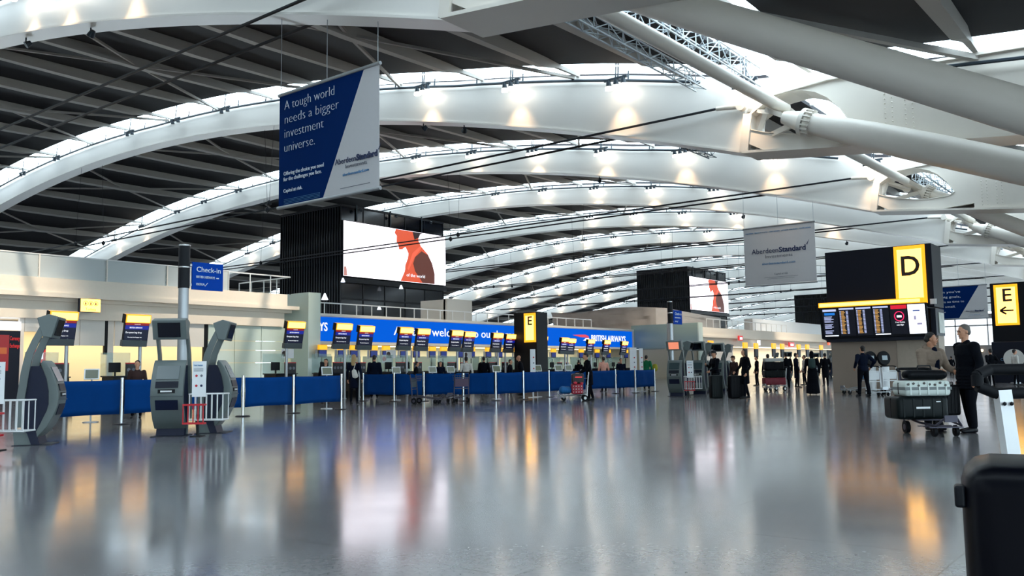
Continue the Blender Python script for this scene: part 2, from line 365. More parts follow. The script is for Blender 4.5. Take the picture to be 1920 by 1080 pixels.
# spotlight clusters along the arches
def make_cluster():
    c = thing('spotlight_cluster', 'x', 'spotlight', group='spotlight clusters under the roof arches')
    MB().bar((-.6, 0, .25), (.6, 0, .25), .1, .1).bar((0, 0, .25), (0, .1, 1.3), .05, .05, (1, 0, 0)).bar((.12, 0, .25), (.12, .1, 1.3), .05, .05, (1, 0, 0)).build('bracket', RAILM, c)
    for dx in (-.38, 0, .38):
        h = MB().cyl((dx, 0, .22), (dx, .02, -.05), .1, .13, 10).build('lamp_head', RAILM, c)
        MB().cyl((dx, .02, -.05), (dx, .03, -.2), .15, .17, 10).build('bulb', LAMP, h)
    lamp('uplight', 'SPOT', (0, -.3, -.3), 300, (1, .66, .38), rot=(math.radians(30), 0, 0), parent=c, spot=1.15, blend=1.)
    return c
CP = {0: [(60, 20), (130, 10), (250, 0)], 1: [(807, 155), (972, 150), (1168, 145), (1405, 148)], 2: [(224, 436), (275, 415), (790, 295), (893, 290), (1007, 282), (1135, 280), (1283, 283), (1450, 290), (1640, 298)],
      3: [(471, 472), (518, 460), (936, 366), (1024, 360), (1120, 355), (1226, 351), (1344, 353)], 4: [(1111, 408), (1193, 403), (1284, 400), (1381, 401), (1486, 407), (1560, 414)], 5: [(992, 491), (1049, 480), (1100, 468), (1155, 460), (1245, 452), (1330, 450)],
      6: [(850, 552), (897, 540), (945, 528), (992, 515), (1040, 502), (1098, 494)], 7: [(918, 578), (960, 563), (1003, 551), (1048, 540), (1095, 528), (1140, 518)], 8: [(1052, 571), (1095, 562), (1138, 550)]}
CX = {k: [onY(x, y, Y0+S*k).x for x, y in v] for k, v in CP.items()}
cl0 = None
for k, xs in CX.items():
    for i, x in enumerate(xs):
        loc = (x, Y0+S*k-.65, top(x)-.6)
        lab = f'{ORD[i]} spotlight cluster from the left along the {rib_names[k]} white arch'
        if cl0 is None: cl0 = make_cluster(); cl0.location = loc; cl0['label'] = lab
        else: dup(cl0, loc, 0, lab)

for k, x, tgt, pw in ((0, -34, (-44, 16, 5), 9000), (0, -40, (-44, 3, 5), 7000), (1, -33, (-44, 30, 5), 9000), (1, -30, (-44, 45, 4.6), 7000), (2, -33, (-44, 62, 4.6), 9000), (3, -30, (-40, 80, 5), 9000), (4, -27, (-37, 100, 4.6), 12000)):  # added floodlights, only to brighten the cream walls; no such lamps known
    p = V((x, Y0+S*k+.55, low(x)-.4)); t = thing('fill_light', f'small floodlight under the {rib_names[k]} white arch aimed at the check-in wall{" far end" if (k, x) in ((0, -40), (1, -30)) else ""}', 'fill_light', p, 0, 'added fill lights under the arches')
    d = (V(tgt)-p).normalized(); MB().cyl((0, 0, 0), d*-.25, .16, .1, 14).cyl((0, 0, 0), (0, 0, .36), .03).build('lamp_head', RAILM, t)
    o = lamp('added_fill', 'SPOT', d*.05, pw, (1, .84, .66), parent=t, spot=.8, blend=.9); o.rotation_euler = d.to_track_quat('-Z', 'Y').to_euler()
dim = None
for k, v in {1: [(53, 318), (117, 288), (255, 232), (341, 208), (433, 190)], 2: [(390, 372), (340, 388), (455, 352)]}.items():
    for i, (x, y) in enumerate(v):
        q = onY(x, y, Y0+S*k).x; lab = f'{ORD[i]} unlit lamp bracket on the left half of the {rib_names[k]} white arch'; loc = (q, Y0+S*k-.5, top(q)-.6)
        if dim is None:
            dim = thing('lamp_bracket', lab, 'lamp bracket', loc, 0, 'unlit lamp brackets on the arches'); MB().bar((-.6, 0, .25), (.6, 0, .25), .12, .1).bar((0, 0, .25), (0, .1, 1.3), .05, .05, (1, 0, 0)).build('bracket', RAILM, dim)
            for dx in (-.35, .35): MB().cyl((dx, 0, .22), (dx, .02, -.05), .1, .13, 10).build('lamp_head', RAILM, dim)
        else: dup(dim, loc, 0, lab)

struct('light_block_right', MB().bb((14.5, -58, 5.2), (14.9, 323, 11.5)), CREAM2)  # unseen solid wall, added to hold back daylight from the glazed right side
struct('wall_back', MB().bb((-152, -58.4, 0), (15, -58, 21)), CREAM2)
mb = MB()
for i in range(43): mb.bb((14.55, -58+9*i-.08, 0), (14.8, -58+9*i+.08, 5.2))
mb.bb((14.55, -58, 3.2), (14.8, 323, 3.3)); struct('window_40', mb, ALU)
struct('window_41', MB().bb((14.65, -58, 0), (14.68, 323, 5.2)), SKYG)
# ------------------------------------------------------------------ left building
FX = -44.
def ypx(x, X=FX, y=600): return onX(x, y, X).y
yE = ypx(572); yP = ypx(539, y=560); yG = ypx(432, y=500)
wl = MB().bb((FX-.35, -12, 5.0), (FX, yP, 5.92)).bb((FX-.4, -12, 4.98), (FX+.12, yE, 5.2))
struct('wall_left', wl, CREAM)
struct('wall_left_bulkhead', MB().bb((FX-.9, -12, 3.95), (FX-.5, yE-1.2, 5.)), CREAM)
struct('wall_left_deck', MB().bb((FX-8, -12, 4.8), (FX-.3, 34, 4.98)), CREAM)
gp = thing('glass_parapet', 'long pale glass parapet along the top of the cream building', 'parapet')
yy = -8.
while yy < yG-.2:
    y2 = min(yy+3.35, yG); MB().bb((FX-.2, yy+.03, 5.93), (FX-.17, y2-.03, 7.05)).build('glass_panel', FROST, gp)
    MB().bb((FX-.14, yy-.03, 5.9), (FX-.09, yy+.03, 7.05)).build('post', CREAM2, gp); yy = y2
MB().bb((FX-.22, -8, 7.03), (FX-.13, yG, 7.09)).build('top_rail', ALU, gp)
def railing(name, label, p, q, h, n, mid=True):
    t = thing(name, label, 'railing'); p = V(p); q = V(q)
    MB().bar(p+V((0, 0, h)), q+V((0, 0, h)), .07, .07).build('top_rail', ALU, t)
    for i in range(n+1):
        a = p.lerp(q, i/n); MB().bar(a, a+V((0, 0, h)), .05, .05, (1, 0, 0)).build('post', ALU, t)
    return t
railing('metal_railing', 'white tubular railing at the end of the cream building roof', (FX-.15, yG, 5.92), (FX-.15, yP+.3, 5.92), 1.1, 3)
railing('metal_railing', 'short return railing behind the cream building roof edge', (FX-5.5, yP+.3, 5.92), (FX-.15, yP+.3, 5.92), 1.1, 4)
# upper wall panels & recess
CRP = mat('white_wall_panel', '#e2dfd8', .5, noise=.02)
def wpanel(x0, x1, z0, z1, m_, X=FX-.75, th=.15): 
    a = ypx(x0, X); b_ = ypx(x1, X); return MB().bb((X-th, a, z0), (X, b_, z1)), m_
n_ = 1
for x0, x1, z0, z1, m_ in ((47, 100, 3.3, 3.95, CRP), (100, 150, 2.65, 3.95, CRP), (151, 197, 2.65, 3.95, CRP), (216, 262, 2.65, 3.95, CRP), (263, 300, 2.65, 3.95, CRP), (301, 345, 2.65, 3.95, CRP), (346, 383, 2.65, 3.95, CRP), (203, 214, 0, 3.95, CREAM2), (37, 46, 0, 3.95, CREAM2), (383, 390, 0, 3.95, BLACK), (197, 203, 2.2, 3.95, BLACK), (78, 88, 0, 3., KBLUE)):
    mb, mm = wpanel(x0, x1, z0, z1, m_); struct('wall_panel', mb, mm)
struct('wall_left_back', MB().bb((FX-4.2, -12, 0), (FX-4, 34, 4.)), mat('cream_back', '#e4d8b6', .6))
struct('wall_left_soffit', MB().bb((FX-4, -12, 3.9), (FX-.9, 34, 4.)), CREAM2)
# green glass wall
for i, (z0, z1) in enumerate(((3.05, 3.93), (2.5, 3.02), (1.75, 2.47), (0, 1.72))):
    for j, (x0, x1) in enumerate(((391, 440), (441, 490), (491, 541))):
        mb, mm = wpanel(x0, x1, z0, z1, GREEN, FX-.7); struct('wall_green_glass', mb, mm)
struct('pillar_green', MB().bb((-46.3, 34.25, 0), (-43., 35.2, 6.05)), GREEN, bevel=.02)
# toilets sign
a = onX(152, 560, FX+.15); b_ = onX(188, 586, FX+.15)
t = thing('toilets_sign', 'yellow lit Toilets sign on the cream building', 'sign', ((FX+.0), a.y, 0))
MB().bb((0, -.08, 4.3), (.13, b_.y-a.y, 4.98)).build('housing', NAVY, t); MB().bb((.13, 0, 4.32), (.15, b_.y-a.y, 4.96)).build('face', YELP, t)
text('lettering', 'Toilets', em('toilet_text', '#c98a10', .8), t, (.155, (b_.y-a.y)/2, 4.38), .14, RX, 'CENTER')
for i in range(3):
    yc = (b_.y-a.y)*(.24+.26*i); ic = MB()
    for q in range(20):
        a1, a2 = q*PI/10, (q+1)*PI/10; ic.bar((.155, yc+.11*math.cos(a1), 4.74+.11*math.sin(a1)), (.155, yc+.11*math.cos(a2), 4.74+.11*math.sin(a2)), .02, .008, (1, 0, 0))
    ic.sph((.155, yc, 4.79), (.008, .025, .025), 1).bb((.15, yc-.03, 4.66), (.16, yc+.03, 4.77)); ic.build('pictogram', mat('picto_brown', '#8a5a10', .5), t)
# currency exchange shop
a = onX(-12, 610, FX-.6); b_ = onX(36, 690, FX-.6)
t = thing('exchange_booth', 'red and black currency exchange booth front at the edge of the photo', 'booth', (FX-.6, a.y, 0)); wy = b_.y-a.y
MB().bb((-.5, 0, 0), (0, wy, 3.3)).build('body', NAVY, t); MB().bb((0, wy*.0, 1.4), (.03, wy*.58, 3.1)).build('red_panel', em('red_dim_lit', '#b01c22', .6), t)
MB().bb((-.4, 0, 3.35), (.02, wy, 3.75)).build('light_box', LED, t)
text('lettering', 'Currency', REDL, t, (.04, wy*.6, 2.85), .2, RX, width=wy*.36); text('lettering', 'Exchange', REDL, t, (.04, wy*.6, 2.5), .2, RX, width=wy*.36)
MB().bb((.03, wy*.2, 2.2), (.05, wy*.5, 2.5)).build('small_panel', em('orange_dim', '#d06a2a', .7), t)
a = onX(62, 655, FX-.4); b_ = onX(85, 681, FX-.4)
t = thing('red_light_box', 'red lit box with white panel behind the bag drop desks', 'sign', (FX-.4, a.y, b_.z)); wy = b_.y-a.y; hz = a.z-b_.z
MB().cyl((-.1, wy/2, -b_.z), (-.1, wy/2, .05), .05).build('post', STEEL, t); MB().bb((-.2, 0, 0), (0, wy, hz)).build('box', REDL, t, bevel=.02); MB().bb((0, wy*.15, hz*.3), (.02, wy*.8, hz*.75)).build('panel', LED, t)
# lamps in the recess: visible tubes with real light
def strip(label, x, y0, y1, z, power, col=(1, .86, .62), wdt=.3, tilt=0.):
    t = thing('strip_light', label, 'strip light', (x, (y0+y1)/2, z)); L_ = y1-y0
    MB().bb((-wdt/2, -L_/2, .0), (wdt/2, L_/2, .06)).build('tube', WARML, t)
    MB().bb((-wdt/2-.04, -L_/2-.04, .06), (wdt/2+.04, L_/2+.04, .1)).build('housing', ALU, t)
    lamp('strip_lamp', 'AREA', (0, 0, -.02), power, col, wdt, L_, (0, tilt, 0), t)
strip('warm strip light in the recess behind the first bag drop desks', FX-2.4, 8, 33, 3.78, 700)

# ------------------------------------------------------------------ airline counter building with long blue sign
yb0, yb1 = 35.2, 75.
struct('wall_counter', MB().bb((FX-.4, yb0, 4.68), (FX+.15, yb1, 4.86)).bb((FX-.35, yb0, 3.), (FX-.05, yb1, 4.7)).bb((FX-.3, yb0, 2.9), (FX+.1, yb1, 3.08)), CREAM2)
struct('wall_counter_back', MB().bb((FX-3.2, yb0, 0), (FX-3, yb1, 3.)), mat('cream_back2', '#d8d6c4', .5))
struct('wall_counter_end', MB().bb((FX-3.2, yb1-.1, 0), (FX-.1, yb1, 4.7)), CREAM2)
struct('wall_counter_soffit', MB().bb((FX-3.1, yb0, 2.95), (FX-.2, yb1, 3.0)), CREAM2)
struct('wall_counter_deck', MB().bb((-60, yb0, 4.6), (FX-.3, 130, 4.8)), CREAM)
t = thing('airline_sign', 'long blue lit airline welcome sign above the check-in counters', 'sign', (FX, 0, 0))
MB().bb((-.04, yb0, 3.1), (.0, yb1-.2, 4.64)).build('blue_face', SBLUE, t)
MB().bb((-.05, yb1-.2, 3.0), (.12, yb1, 4.8)).build('end_frame', CREAM2, t)
def sx(x, y): p = onX(x, y, FX); return p.y, p.z
y1, z1 = sx(738, 632); y2, _ = sx(969, 632)
text('lettering', 'A warm welcome to our home.', TXTW, t, (.02, y1, 3.62), .62, RX, width=y2-y1, ext=.01)
y1, _ = sx(1108, 636); y2, _ = sx(1172, 636)
text('lettering', 'BRITISH AIRWAYS', TXTW, t, (.02, y1, 3.62), .56, RX, width=y2-y1, ext=.01, bold=.012)
y2, _ = sx(614, 616); text('lettering', 'WAYS', TXTW, t, (.02, y2-1.75, 3.75), .55, RX, width=1.75, ext=.01, bold=.012)
def ribbon(pts): return [V((.02,)+onX(x, y, FX).yz[:]) for x, y in pts]
rb = MB(); rb.prism(ribbon([(1073, 628), (1084, 627.5), (1097, 627.5), (1103, 630), (1104, 634), (1100, 633), (1088, 632)]), (.01, 0, 0)); rb.build('red_ribbon', em('ribbon_red', '#e4475c', 1.), t)
rb = MB(); rb.prism(ribbon([(1098, 634), (1104, 634), (1105, 638), (1101, 639), (1093, 638.5)]), (.01, 0, 0)); rb.build('white_ribbon', TXTW, t)
railing('metal_railing', 'long white railing on top of the blue airline sign', (FX-.3, yb0, 4.86), (FX-.3, 68, 4.86), .72, 24)
strip('warm strip light under the blue sign soffit', FX-1.2, yb0+.5, yb1-6, 2.82, 900)
# glass back wall panels behind counters
CGL = glassmat('counter_glass', '#bccfc2', .85, .35)
for i in range(16):
    ya = yb0+.2+i*2.48
    t = MB().bb((FX-.9, ya, 0), (FX-.86, ya+2.3, 2.15)).build('glass_screen', CGL); tag(t, f'{ORD[i]} green glass screen from the left under the blue airline sign', 'glass screen', 'counter glass screens')
# green glass block
struct('wall_green_block', MB().bb((-44.2, 75, 2.9), (-37, 75.85, 5.25)), GREEND, bevel=.02)
struct('wall_green_block_low', MB().bb((-44.2, 75.05, 0), (-37.2, 75.8, 2.85)), mat('cream_block', '#b9b7a6', .5))
struct('wall_green_edge', MB().bb((-37.02, 74.98, 0), (-36.9, 75.85, 5.27)), GREEN)
# wrapped volume
wm = mat('wrap_sheet', '#b5b0ac', .8, noise=.15, nscale=1.2, bump=.6)
mb = MB(); rows = []
for j in range(9):
    zz = 4.86+2.5*j/8; row = []
    for i in range(40):
        f_ = i/39
        x = -57+f_*16; yv = 79.5+.12*math.sin(i*.9+j*.5)+.1*math.sin(j*2.2+i*.2); 
        if f_ > .82: x = -57+.82*16+(f_-.82)*16*.9; yv = 79.5+(f_-.82)*55
        row.append((x, yv, zz-(.12*math.sin(f_*9) if j == 8 else 0)-(.9*max(0, f_-.85)/.15 if j >= 6 else 0)))
    rows.append(row)
mb.loft(rows, closed=False); 
t = tag(mb.build('dust_sheet', wm, None, True), 'large pale dust sheet wrapped round the rooftop beyond the blue sign', 'dust sheet')
sm = t.modifiers.new('solid', 'SOLIDIFY'); sm.thickness = .08
t = tag(MB().bb((-48.4, 52.3, 4.86), (-48, 55.4, 6.95)).bb((-51, 52.3, 4.86), (-48.2, 55.4, 6.9)).build('plant_box', mat('plant_box_paint', '#c6c4be', .6)), 'pale box standing on the roof right of the big screen tower', 'rooftop box')

# ------------------------------------------------------------------ next building on the right
GX = -37.
ylim = 122
struct('wall_far', MB().bb((GX-.35, 75.85, 3.95), (GX, ylim, 4.85)).bb((GX-.4, 75.85, 3.9), (GX+.12, ylim, 4.08)), CREAM)
struct('wall_far_bulkhead', MB().bb((GX-.7, 75.85, 3.15), (GX-.4, ylim, 3.95)), CREAM)
struct('wall_far_back', MB().bb((GX-4, 75.85, 0), (GX-3.8, ylim, 3.3)), mat('cream_back3', '#e0d6c2', .6))
struct('wall_far_panel', MB().bb((GX-.75, 75.9, 0), (GX-.6, 84, 3.15)), CRP)
railing('metal_railing', 'railing along the roof of the far cream building', (GX-1., 79, 4.85), (GX-1., 100, 4.85), .95, 14)
struct('wall_far_upper', MB().bb((GX-4, 95, 4.8), (GX-3, ylim+6, 6.5)), WHITEB)
strip('warm strip light under the far cream building soffit', GX-2, 78, 120, 3.1, 1500)
for i, (x, y, wd, hh, mm, wr) in enumerate(((1389.5, 634, 13, 9, REDL, 1), (1485, 646, 19, 8, REDL, 1), (1555, 643, 7, 8, em('red_orange', '#ff6a3c', 1.2), 0), (1424, 643, 7, 9, LED, 0))):
    p = onX(x, y, GX+.3); D = (p-C0).dot(fw); w_ = wd*D/F/.62*.8; h_ = hh*D/F
    t = thing('shop_sign', ['small red lit sign high on the far cream wall', 'wide red sign above the far queue of people', 'orange red sign beside the departures pillar', 'small white lit square sign hanging by the far desks'][i], 'sign', (p.x, p.y, p.z))
    MB().bb((-.15, -w_/2, -h_/2), (0, w_/2, h_/2)).build('box', mm, t)
    if wr: MB().bb((0, -w_*.3, -h_*.3), (.02, w_*.3, h_*.15)).build('white_panel', LED, t)

# ------------------------------------------------------------------ dark glass towers with big screens
TX = -48.
def make_tower():
    t = thing('glass_tower', 'dark glass lift tower with the big advertising screen above the blue sign', 'tower', (0, 0, 0), group='dark glass towers')
    MB().bb((-7., 0, .3), (-.06, 10.85, 13.1)).build('glass_body', DGLASS, t)
    mu = MB()
    for i in range(25): mu.bb((-7.0+i*.29, -.05, 4.8), (-6.93+i*.29, 0, 13.12))
    for i in range(6): mu.bb((-.06, i*2.16-.03, 4.8), (-.02, i*2.16+.03, 13.12))
    mu.bb((-7, -.06, 13.05), (0, 10.85, 13.2)).bb((-.06, 0, 6.3), (0, 10.85, 6.42)).bb((-.06, 0, 7.5), (.3, 10.85, 7.85))
    mu.build('mullion', DMULL, t)
    MB().bb((-.06, .0, 7.93), (.2, 10.85, 12.0)).build('screen_housing', BLACK, t)
    # screen follows the sloping corners of the display
    s_ = MB().bb((.2, .06, 7.97), (.22, 10.8, 11.97)).build('led_screen', em('screen_white', '#f6f0fa', 2.6), t)
    def P(pts, dx): return [V((.22+dx, onX(600+x/4.154, 340+y/4.154, TX+.22).y-41.1, onX(600+x/4.154, 340+y/4.154, TX+.22).z)) for x, y in pts]
    def clampz(L_): return [V((p.x, min(max(p.y, .08), 10.78), min(max(p.z, 7.99), 11.95))) for p in L_]
    fig = [(590, 262), (585, 330), (590, 350), (581, 402), (598, 425), (596, 470), (612, 500), (615, 530), (640, 530), (665, 510), (688, 560), (684, 600), (665, 650), (660, 700), (628, 778), (892, 806), (892, 720), (872, 640), (840, 570), (785, 505), (765, 460), (775, 400), (775, 295)]
    MB().prism(clampz(P(fig, .002)), (.004, 0, 0)).build('advert_figure', em('ad_orange', '#dc5530', 1.1), s_)
    MB().prism(clampz(P([(740, 590), (790, 545), (840, 575), (872, 640), (892, 720), (892, 806), (800, 796), (740, 700), (725, 640)], .008)), (.004, 0, 0)).build('advert_shoulder', em('ad_brown', '#7a3a26', .6), s_)
    MB().prism(clampz(P([(700, 330), (775, 350), (778, 365), (805, 372), (806, 405), (780, 412), (768, 440), (735, 455), (720, 380)], .008)), (.004, 0, 0)).build('advert_hair', em('ad_dark', '#3a1a1c', .5), s_)
    MB().prism(clampz(P([(590, 262), (775, 295), (778, 350), (700, 330), (590, 315)], .012)), (.004, 0, 0)).build('advert_cap', em('ad_cap', '#b8503c', .8), s_)
    MB().prism(clampz(P([(720, 560), (780, 505), (792, 515), (730, 600), (690, 690), (680, 680)], .012)), (.004, 0, 0)).build('advert_strap', em('ad_strap', '#ff6a4a', 1.), s_)
    MB().prism(clampz(P([(175, 660), (205, 663), (212, 735), (300, 745), (175, 732)], .004)), (.004, 0, 0)).build('advert_block', em('ad_pale', '#d89a90', .9), s_)
    p = P([(672, 735)], 0)[0]; q = P([(815, 748)], 0)[0]; text('lettering', 'of the world', TXTW, s_, (.245, p.y, p.z-.05), .26, RX, width=q.y-p.y)
    for i in range(3):
        MB().bb((-.02, 1.4+i*3.4, 12.1), (.05, 1.5+i*3.4, 13.3)).build('bracket', RAILM, t)
    for i, (yy_, zz_) in enumerate(((1.5, 12.85), (5., 12.85), (8.8, 12.85))):
        l_ = MB().cyl((.55, yy_, 12.95), (.45, yy_, 12.8), .1, .13, 8).build('spot_lamp', RAILM, t)
        lamp('tower_wash', 'SPOT', (.5, yy_, 12.95), 120, (.8, 1, .85), rot=(0, math.radians(35), 0), parent=t, spot=1.6)
    return t
tw = make_tower(); tw.location = (-64, 54.8, CH*(1-4/3)); tw.scale = (4/3,)*3
dup(tw, (-64, 126.8, CH*(1-4/3)), 0, 'second dark glass tower with a screen, beyond the wrapped rooftop')
dup(tw, (-64, 198.8, CH*(1-4/3)), 0, 'third dark glass tower, half hidden behind the departures pillar')
for i, (x, y, s_) in enumerate(((609, 556, .45), (643, 525, .3), (711, 577, .3), (752, 538, .3))):
    s_ *= 1.3; p = onX(x, y, -62.5); t = thing('pendant_lamp', f'white pendant lamp in front of the dark tower, {ORD[i]} from the left', 'lamp', p[:], group='pendant lamps by the dark tower')
    MB().cyl((0, 0, -s_/2), (0, 0, s_/2), s_*.55, .06, 14).build('shade', LED, t); MB().cyl((0, 0, s_/2), (0, 0, 2.2), .01, n=5).build('wire', RAILM, t)

# ------------------------------------------------------------------ hanging banners
def banner(label, Y, x0, x1, z0, z1, zw, kind):
    W_, H_ = x1-x0, z1-z0
    t = thing('hanging_banner', label, 'banner', (x0, Y, z0))
    cm = mat('banner_blue', '#03265c', .7, noise=.05, spec=.04); gm = mat('banner_grey', '#c3c2c4', .6, noise=.03)
    if kind == 'white': MB().bb((0, 0, .05), (W_, .02, H_-.05)).build('sheet', gm, t)
    else:
        MB().prism([(0, 0, .05), (W_*.47, 0, .05), (W_*.86, 0, H_-.05), (0, 0, H_-.05)], (0, .02, 0)).build('blue_sheet', cm, t)
        MB().prism([(W_*.47, 0, .05), (W_, 0, .05), (W_, 0, H_-.05), (W_*.86, 0, H_-.05)], (0, .02, 0)).build('pale_sheet', gm, t)
    for z in (0, H_): MB().cyl((-.05, .01, z), (W_+.05, .01, z), .055, n=10).build('rail', STEEL, t)
    for x in ((.05, W_-.05, W_*.5)): MB().cyl((x, .01, H_), (x, .01, zw(x0+x)-z0), .012, n=5).build('hanging_wire', STEEL, t)
    def tx(s, fx, fz, h, m_=TXTP, **k): text('lettering', s, m_, t, (W_*fx, -.012, H_*fz), h, RY, **k)
    if kind == 'blue':
        for i, s in enumerate(('A tough world', 'needs a bigger', 'investment', 'universe.')): tx(s, .055, .855-.125*i, .30, width=W_*(.52, .56, .41, .32)[i], bold=-.011)
        tx('Offering the choice you need', .055, .275, .12, width=W_*.42); tx('for the challenges you face.', .055, .225, .12, width=W_*.4); tx('Capital at risk.', .055, .125, .11, width=W_*.2)
        for i in range(4): MB().bb((W_*.06, -.01, H_*(.062-.012*i)), (W_*.44, -.004, H_*(.064-.012*i))).build('small_print', TXTC, t)
        bx, bz, k_ = .59, .26, 1.
    elif kind == 'white': bx, bz, k_ = .11, .545, 1.9
    else:
        for i, s in enumerate(("when you've", 'got big goals,', 'there is no time to', 'think small.')): tx(s, .02, .8-.15*i, .2, width=W_*(.5, .5, .56, .4)[i])
        tx('Capital at risk', .06, .2, .1); bx, bz, k_ = .6, .2, .8
    tx('Aberdeen', bx, bz, .17*k_, TXTN, width=W_*.2*k_); tx('Standard', bx+.205*k_, bz, .17*k_, TXTN, width=W_*.195*k_, bold=.012); tx('Investments', bx+.1*k_, bz-.045*k_, .11*k_, TXTG, width=W_*.2*k_)
    lx, lz = W_*(bx+.405*k_), H_*bz+.17*k_
    MB().prism([(lx, -.012, lz), (lx+.03*k_, -.012, lz-.02*k_), (lx+.1*k_, -.012, lz+.16*k_)], (0, .008, 0)).build('logo_mark', TXTN, t)
    tx('aberdeenstandard.com', bx+.075*k_, bz-(.105 if kind != 'white' else .2), .085*k_, TXTC, width=W_*.245*k_)
    if kind == 'white':
        tx('Capital at risk', .42, .165, .12, TXTG, width=W_*.19)
        tx('equities  fixed income  real estate  private markets  multi-asset', .03, .9, .1, TXTC, width=W_*.92)
        MB().bb((W_*.28, -.01, H_*.125), (W_*.75, -.004, H_*.13)).build('small_print', TXTG, t); MB().bb((W_*.32, -.01, H_*.1), (W_*.7, -.004, H_*.104)).build('small_print', TXTG, t)
    else: MB().bb((W_*.64, -.01, H_*.055), (W_*.92, -.004, H_*.06)).build('small_print', TXTG, t)
banner('blue and grey hanging banner reading a tough world needs a bigger investment universe', 16.05, -21.6, -17.2, 6.08, 9.57, lambda x: low(x)-.05, 'blue')
banner('plain grey hanging banner with a navy company name, left of the D pillar', 52.05, -22.28, -17.78, 6.1, 9.75, lambda x: low(x)-.05, 'white')
banner('blue and white hanging banner half hidden behind the D pillar', 88.1, -19.4, -14.85, 5.15, 8.16, lambda x: low(x)-.05, 'part')

# ------------------------------------------------------------------ departures pillar D
t = thing('departures_pillar', 'black departures pillar with a yellow lit letter D and flight screens', 'information pillar', (-12.27, 36.3, 0))
MB().bb((.1, .7, 0), (2.68, 1.7, 2.2)).build('pillar_base', BEIGE, t); MB().bb((2.69, .72, 0), (4.25, 1.7, 2.2)).build('side_panel', mat('beige_pale', '#b7a898', .6, noise=.1), t)
MB().bb((.24, 0, 3.3), (4.33, 1.55, 5.77)).build('upper_box', mat('board_black', '#03071a', .5, noise=.3, nscale=12, spec=.25), t, bevel=.02)
MB().bb((2.96, -.05, 3.45), (4.1, .0, 5.74)).build('yellow_face', YEL, t); MB().bb((3.08, -.06, 3.5), (3.98, -.05, 5.6)).build('yellow_core', YELP, t)
text('letter', 'D', TXTB, t, (3.16, -.075, 4.58), .78, RY, bold=.02, width=.68)
MB().bb((0, -.35, 3.46), (4.02, -.2, 3.66)).build('yellow_light_bar', YEL, t); MB().bb((.05, -.37, 3.5), (3.9, -.35, 3.62)).build('bar_glow', YELP, t)
sb = MB().prism([(0, -.3, 3.46), (0, -.1, 2.2), (0, .6, 2.1), (0, .6, 3.46)], (4.1, 0, 0)).build('screen_cabinet', BLACK, t)
MB().bb((.15, .0, 2.05), (4.1, .6, 2.25)).build('bottom_tray', NAVY, t)
def sc_pt(u, v, off=.012):    # point on the tilted screen face
    return V((u, -.3+.2*v-off, 3.44-1.24*v))
def sc_quad(u0, u1, v0, v1, name, m_, off=.012): MB().prism([sc_pt(u0, v0, off), sc_pt(u1, v0, off), sc_pt(u1, v1, off), sc_pt(u0, v1, off)], (0, .008, 0)).build(name, m_, t)
AMB = em('flight_amber', '#d9a45a', .9); LIL = em('screen_lilac', '#c8d4ff', 1.); NAVS = em('flight_screen', '#070d24', .3)
for i in range(6): sc_quad(.12+.66*i, .74+.66*i, .02, .93, 'flight_screen', NAVS if i < 5 else LED, .012)
sc_quad(.14, .68, .05, .12, 'screen_band', LIL, .02); sc_quad(.2, .62, .16, .24, 'screen_band', em('band_blue', '#1f7fe0', 1.), .02)
for i in range(14): sc_quad(.18, .18+.44*random.uniform(.6, 1), .28+.042*i, .30+.042*i, 'text_row', LIL, .02) if i not in (5, 10) else None
for c in range(3):
    sc_quad(.80+.66*c, 1.38+.66*c, .03, .08, 'screen_band', LIL, .02)
    for i in range(18):
        v = .12+.042*i; u = .82+.66*c; sc_quad(u, u+.05, v, v+.022, 'text_row', LIL, .02); sc_quad(u+.06, u+.22*random.uniform(.7, 1), v, v+.024, 'text_row', AMB, .02)
        sc_quad(u+.25, u+.33, v, v+.022, 'text_row', LIL, .02)
sc_quad(.16, .7, .9, .93, 'screen_band', LED, .02); sc_quad(2.15, 2.72, .9, .93, 'screen_band', LED, .02)
sc_quad(2.80, 3.38, .02, .14, 'screen_band', em('band_red', '#e01c38', 1.), .02)
c_ = MB()
for q in range(24):
    a1, a2 = q*PI/12, (q+1)*PI/12; f1 = sc_pt(3.09+.17*math.cos(a1), .37+.145*math.sin(a1), .025); f2 = sc_pt(3.09+.17*math.cos(a2), .37+.145*math.sin(a2), .025); c_.bar(f1, f2, .035, .01, (0, 1, 0))
c_.build('round_icon', em('icon_pink', '#ff2a6a', 1.1), t)
sc_quad(3.0, 3.18, .34, .41, 'screen_band', TXTW, .02)
text('lettering', 'Your Mobile', TXTW, t, (2.92, -.2, 2.72), .06, RY, width=.36); text('lettering', 'make flight', TXTW, t, (2.97, -.19, 2.62), .06, RY, width=.26)
sc_quad(3.6, 3.85, .2, .24, 'screen_band', em('map_blue', '#5a6fb0', .8), .02); sc_quad(3.62, 3.7, .38, .5, 'screen_band', em('map_lilac', '#a8a4c8', .9), .02); sc_quad(3.72, 3.9, .6, .66, 'screen_band', em('map_lilac', '#a8a4c8', .9), .02)
MB().bb((4.14, .1, 2.2), (4.33, 1.5, 3.25)).build('side_cabinet', NAVY, t); MB().bb((4.33, .5, 2.3), (4.36, 1.35, 3.1)).build('side_poster', mat('poster_pale', '#b6bdb2', .3, noise=.6, nscale=3), t)
MB().bb((4.2, -.08, 3.4), (4.42, -.02, 3.6)).build('small_notice', WHITEB, t)
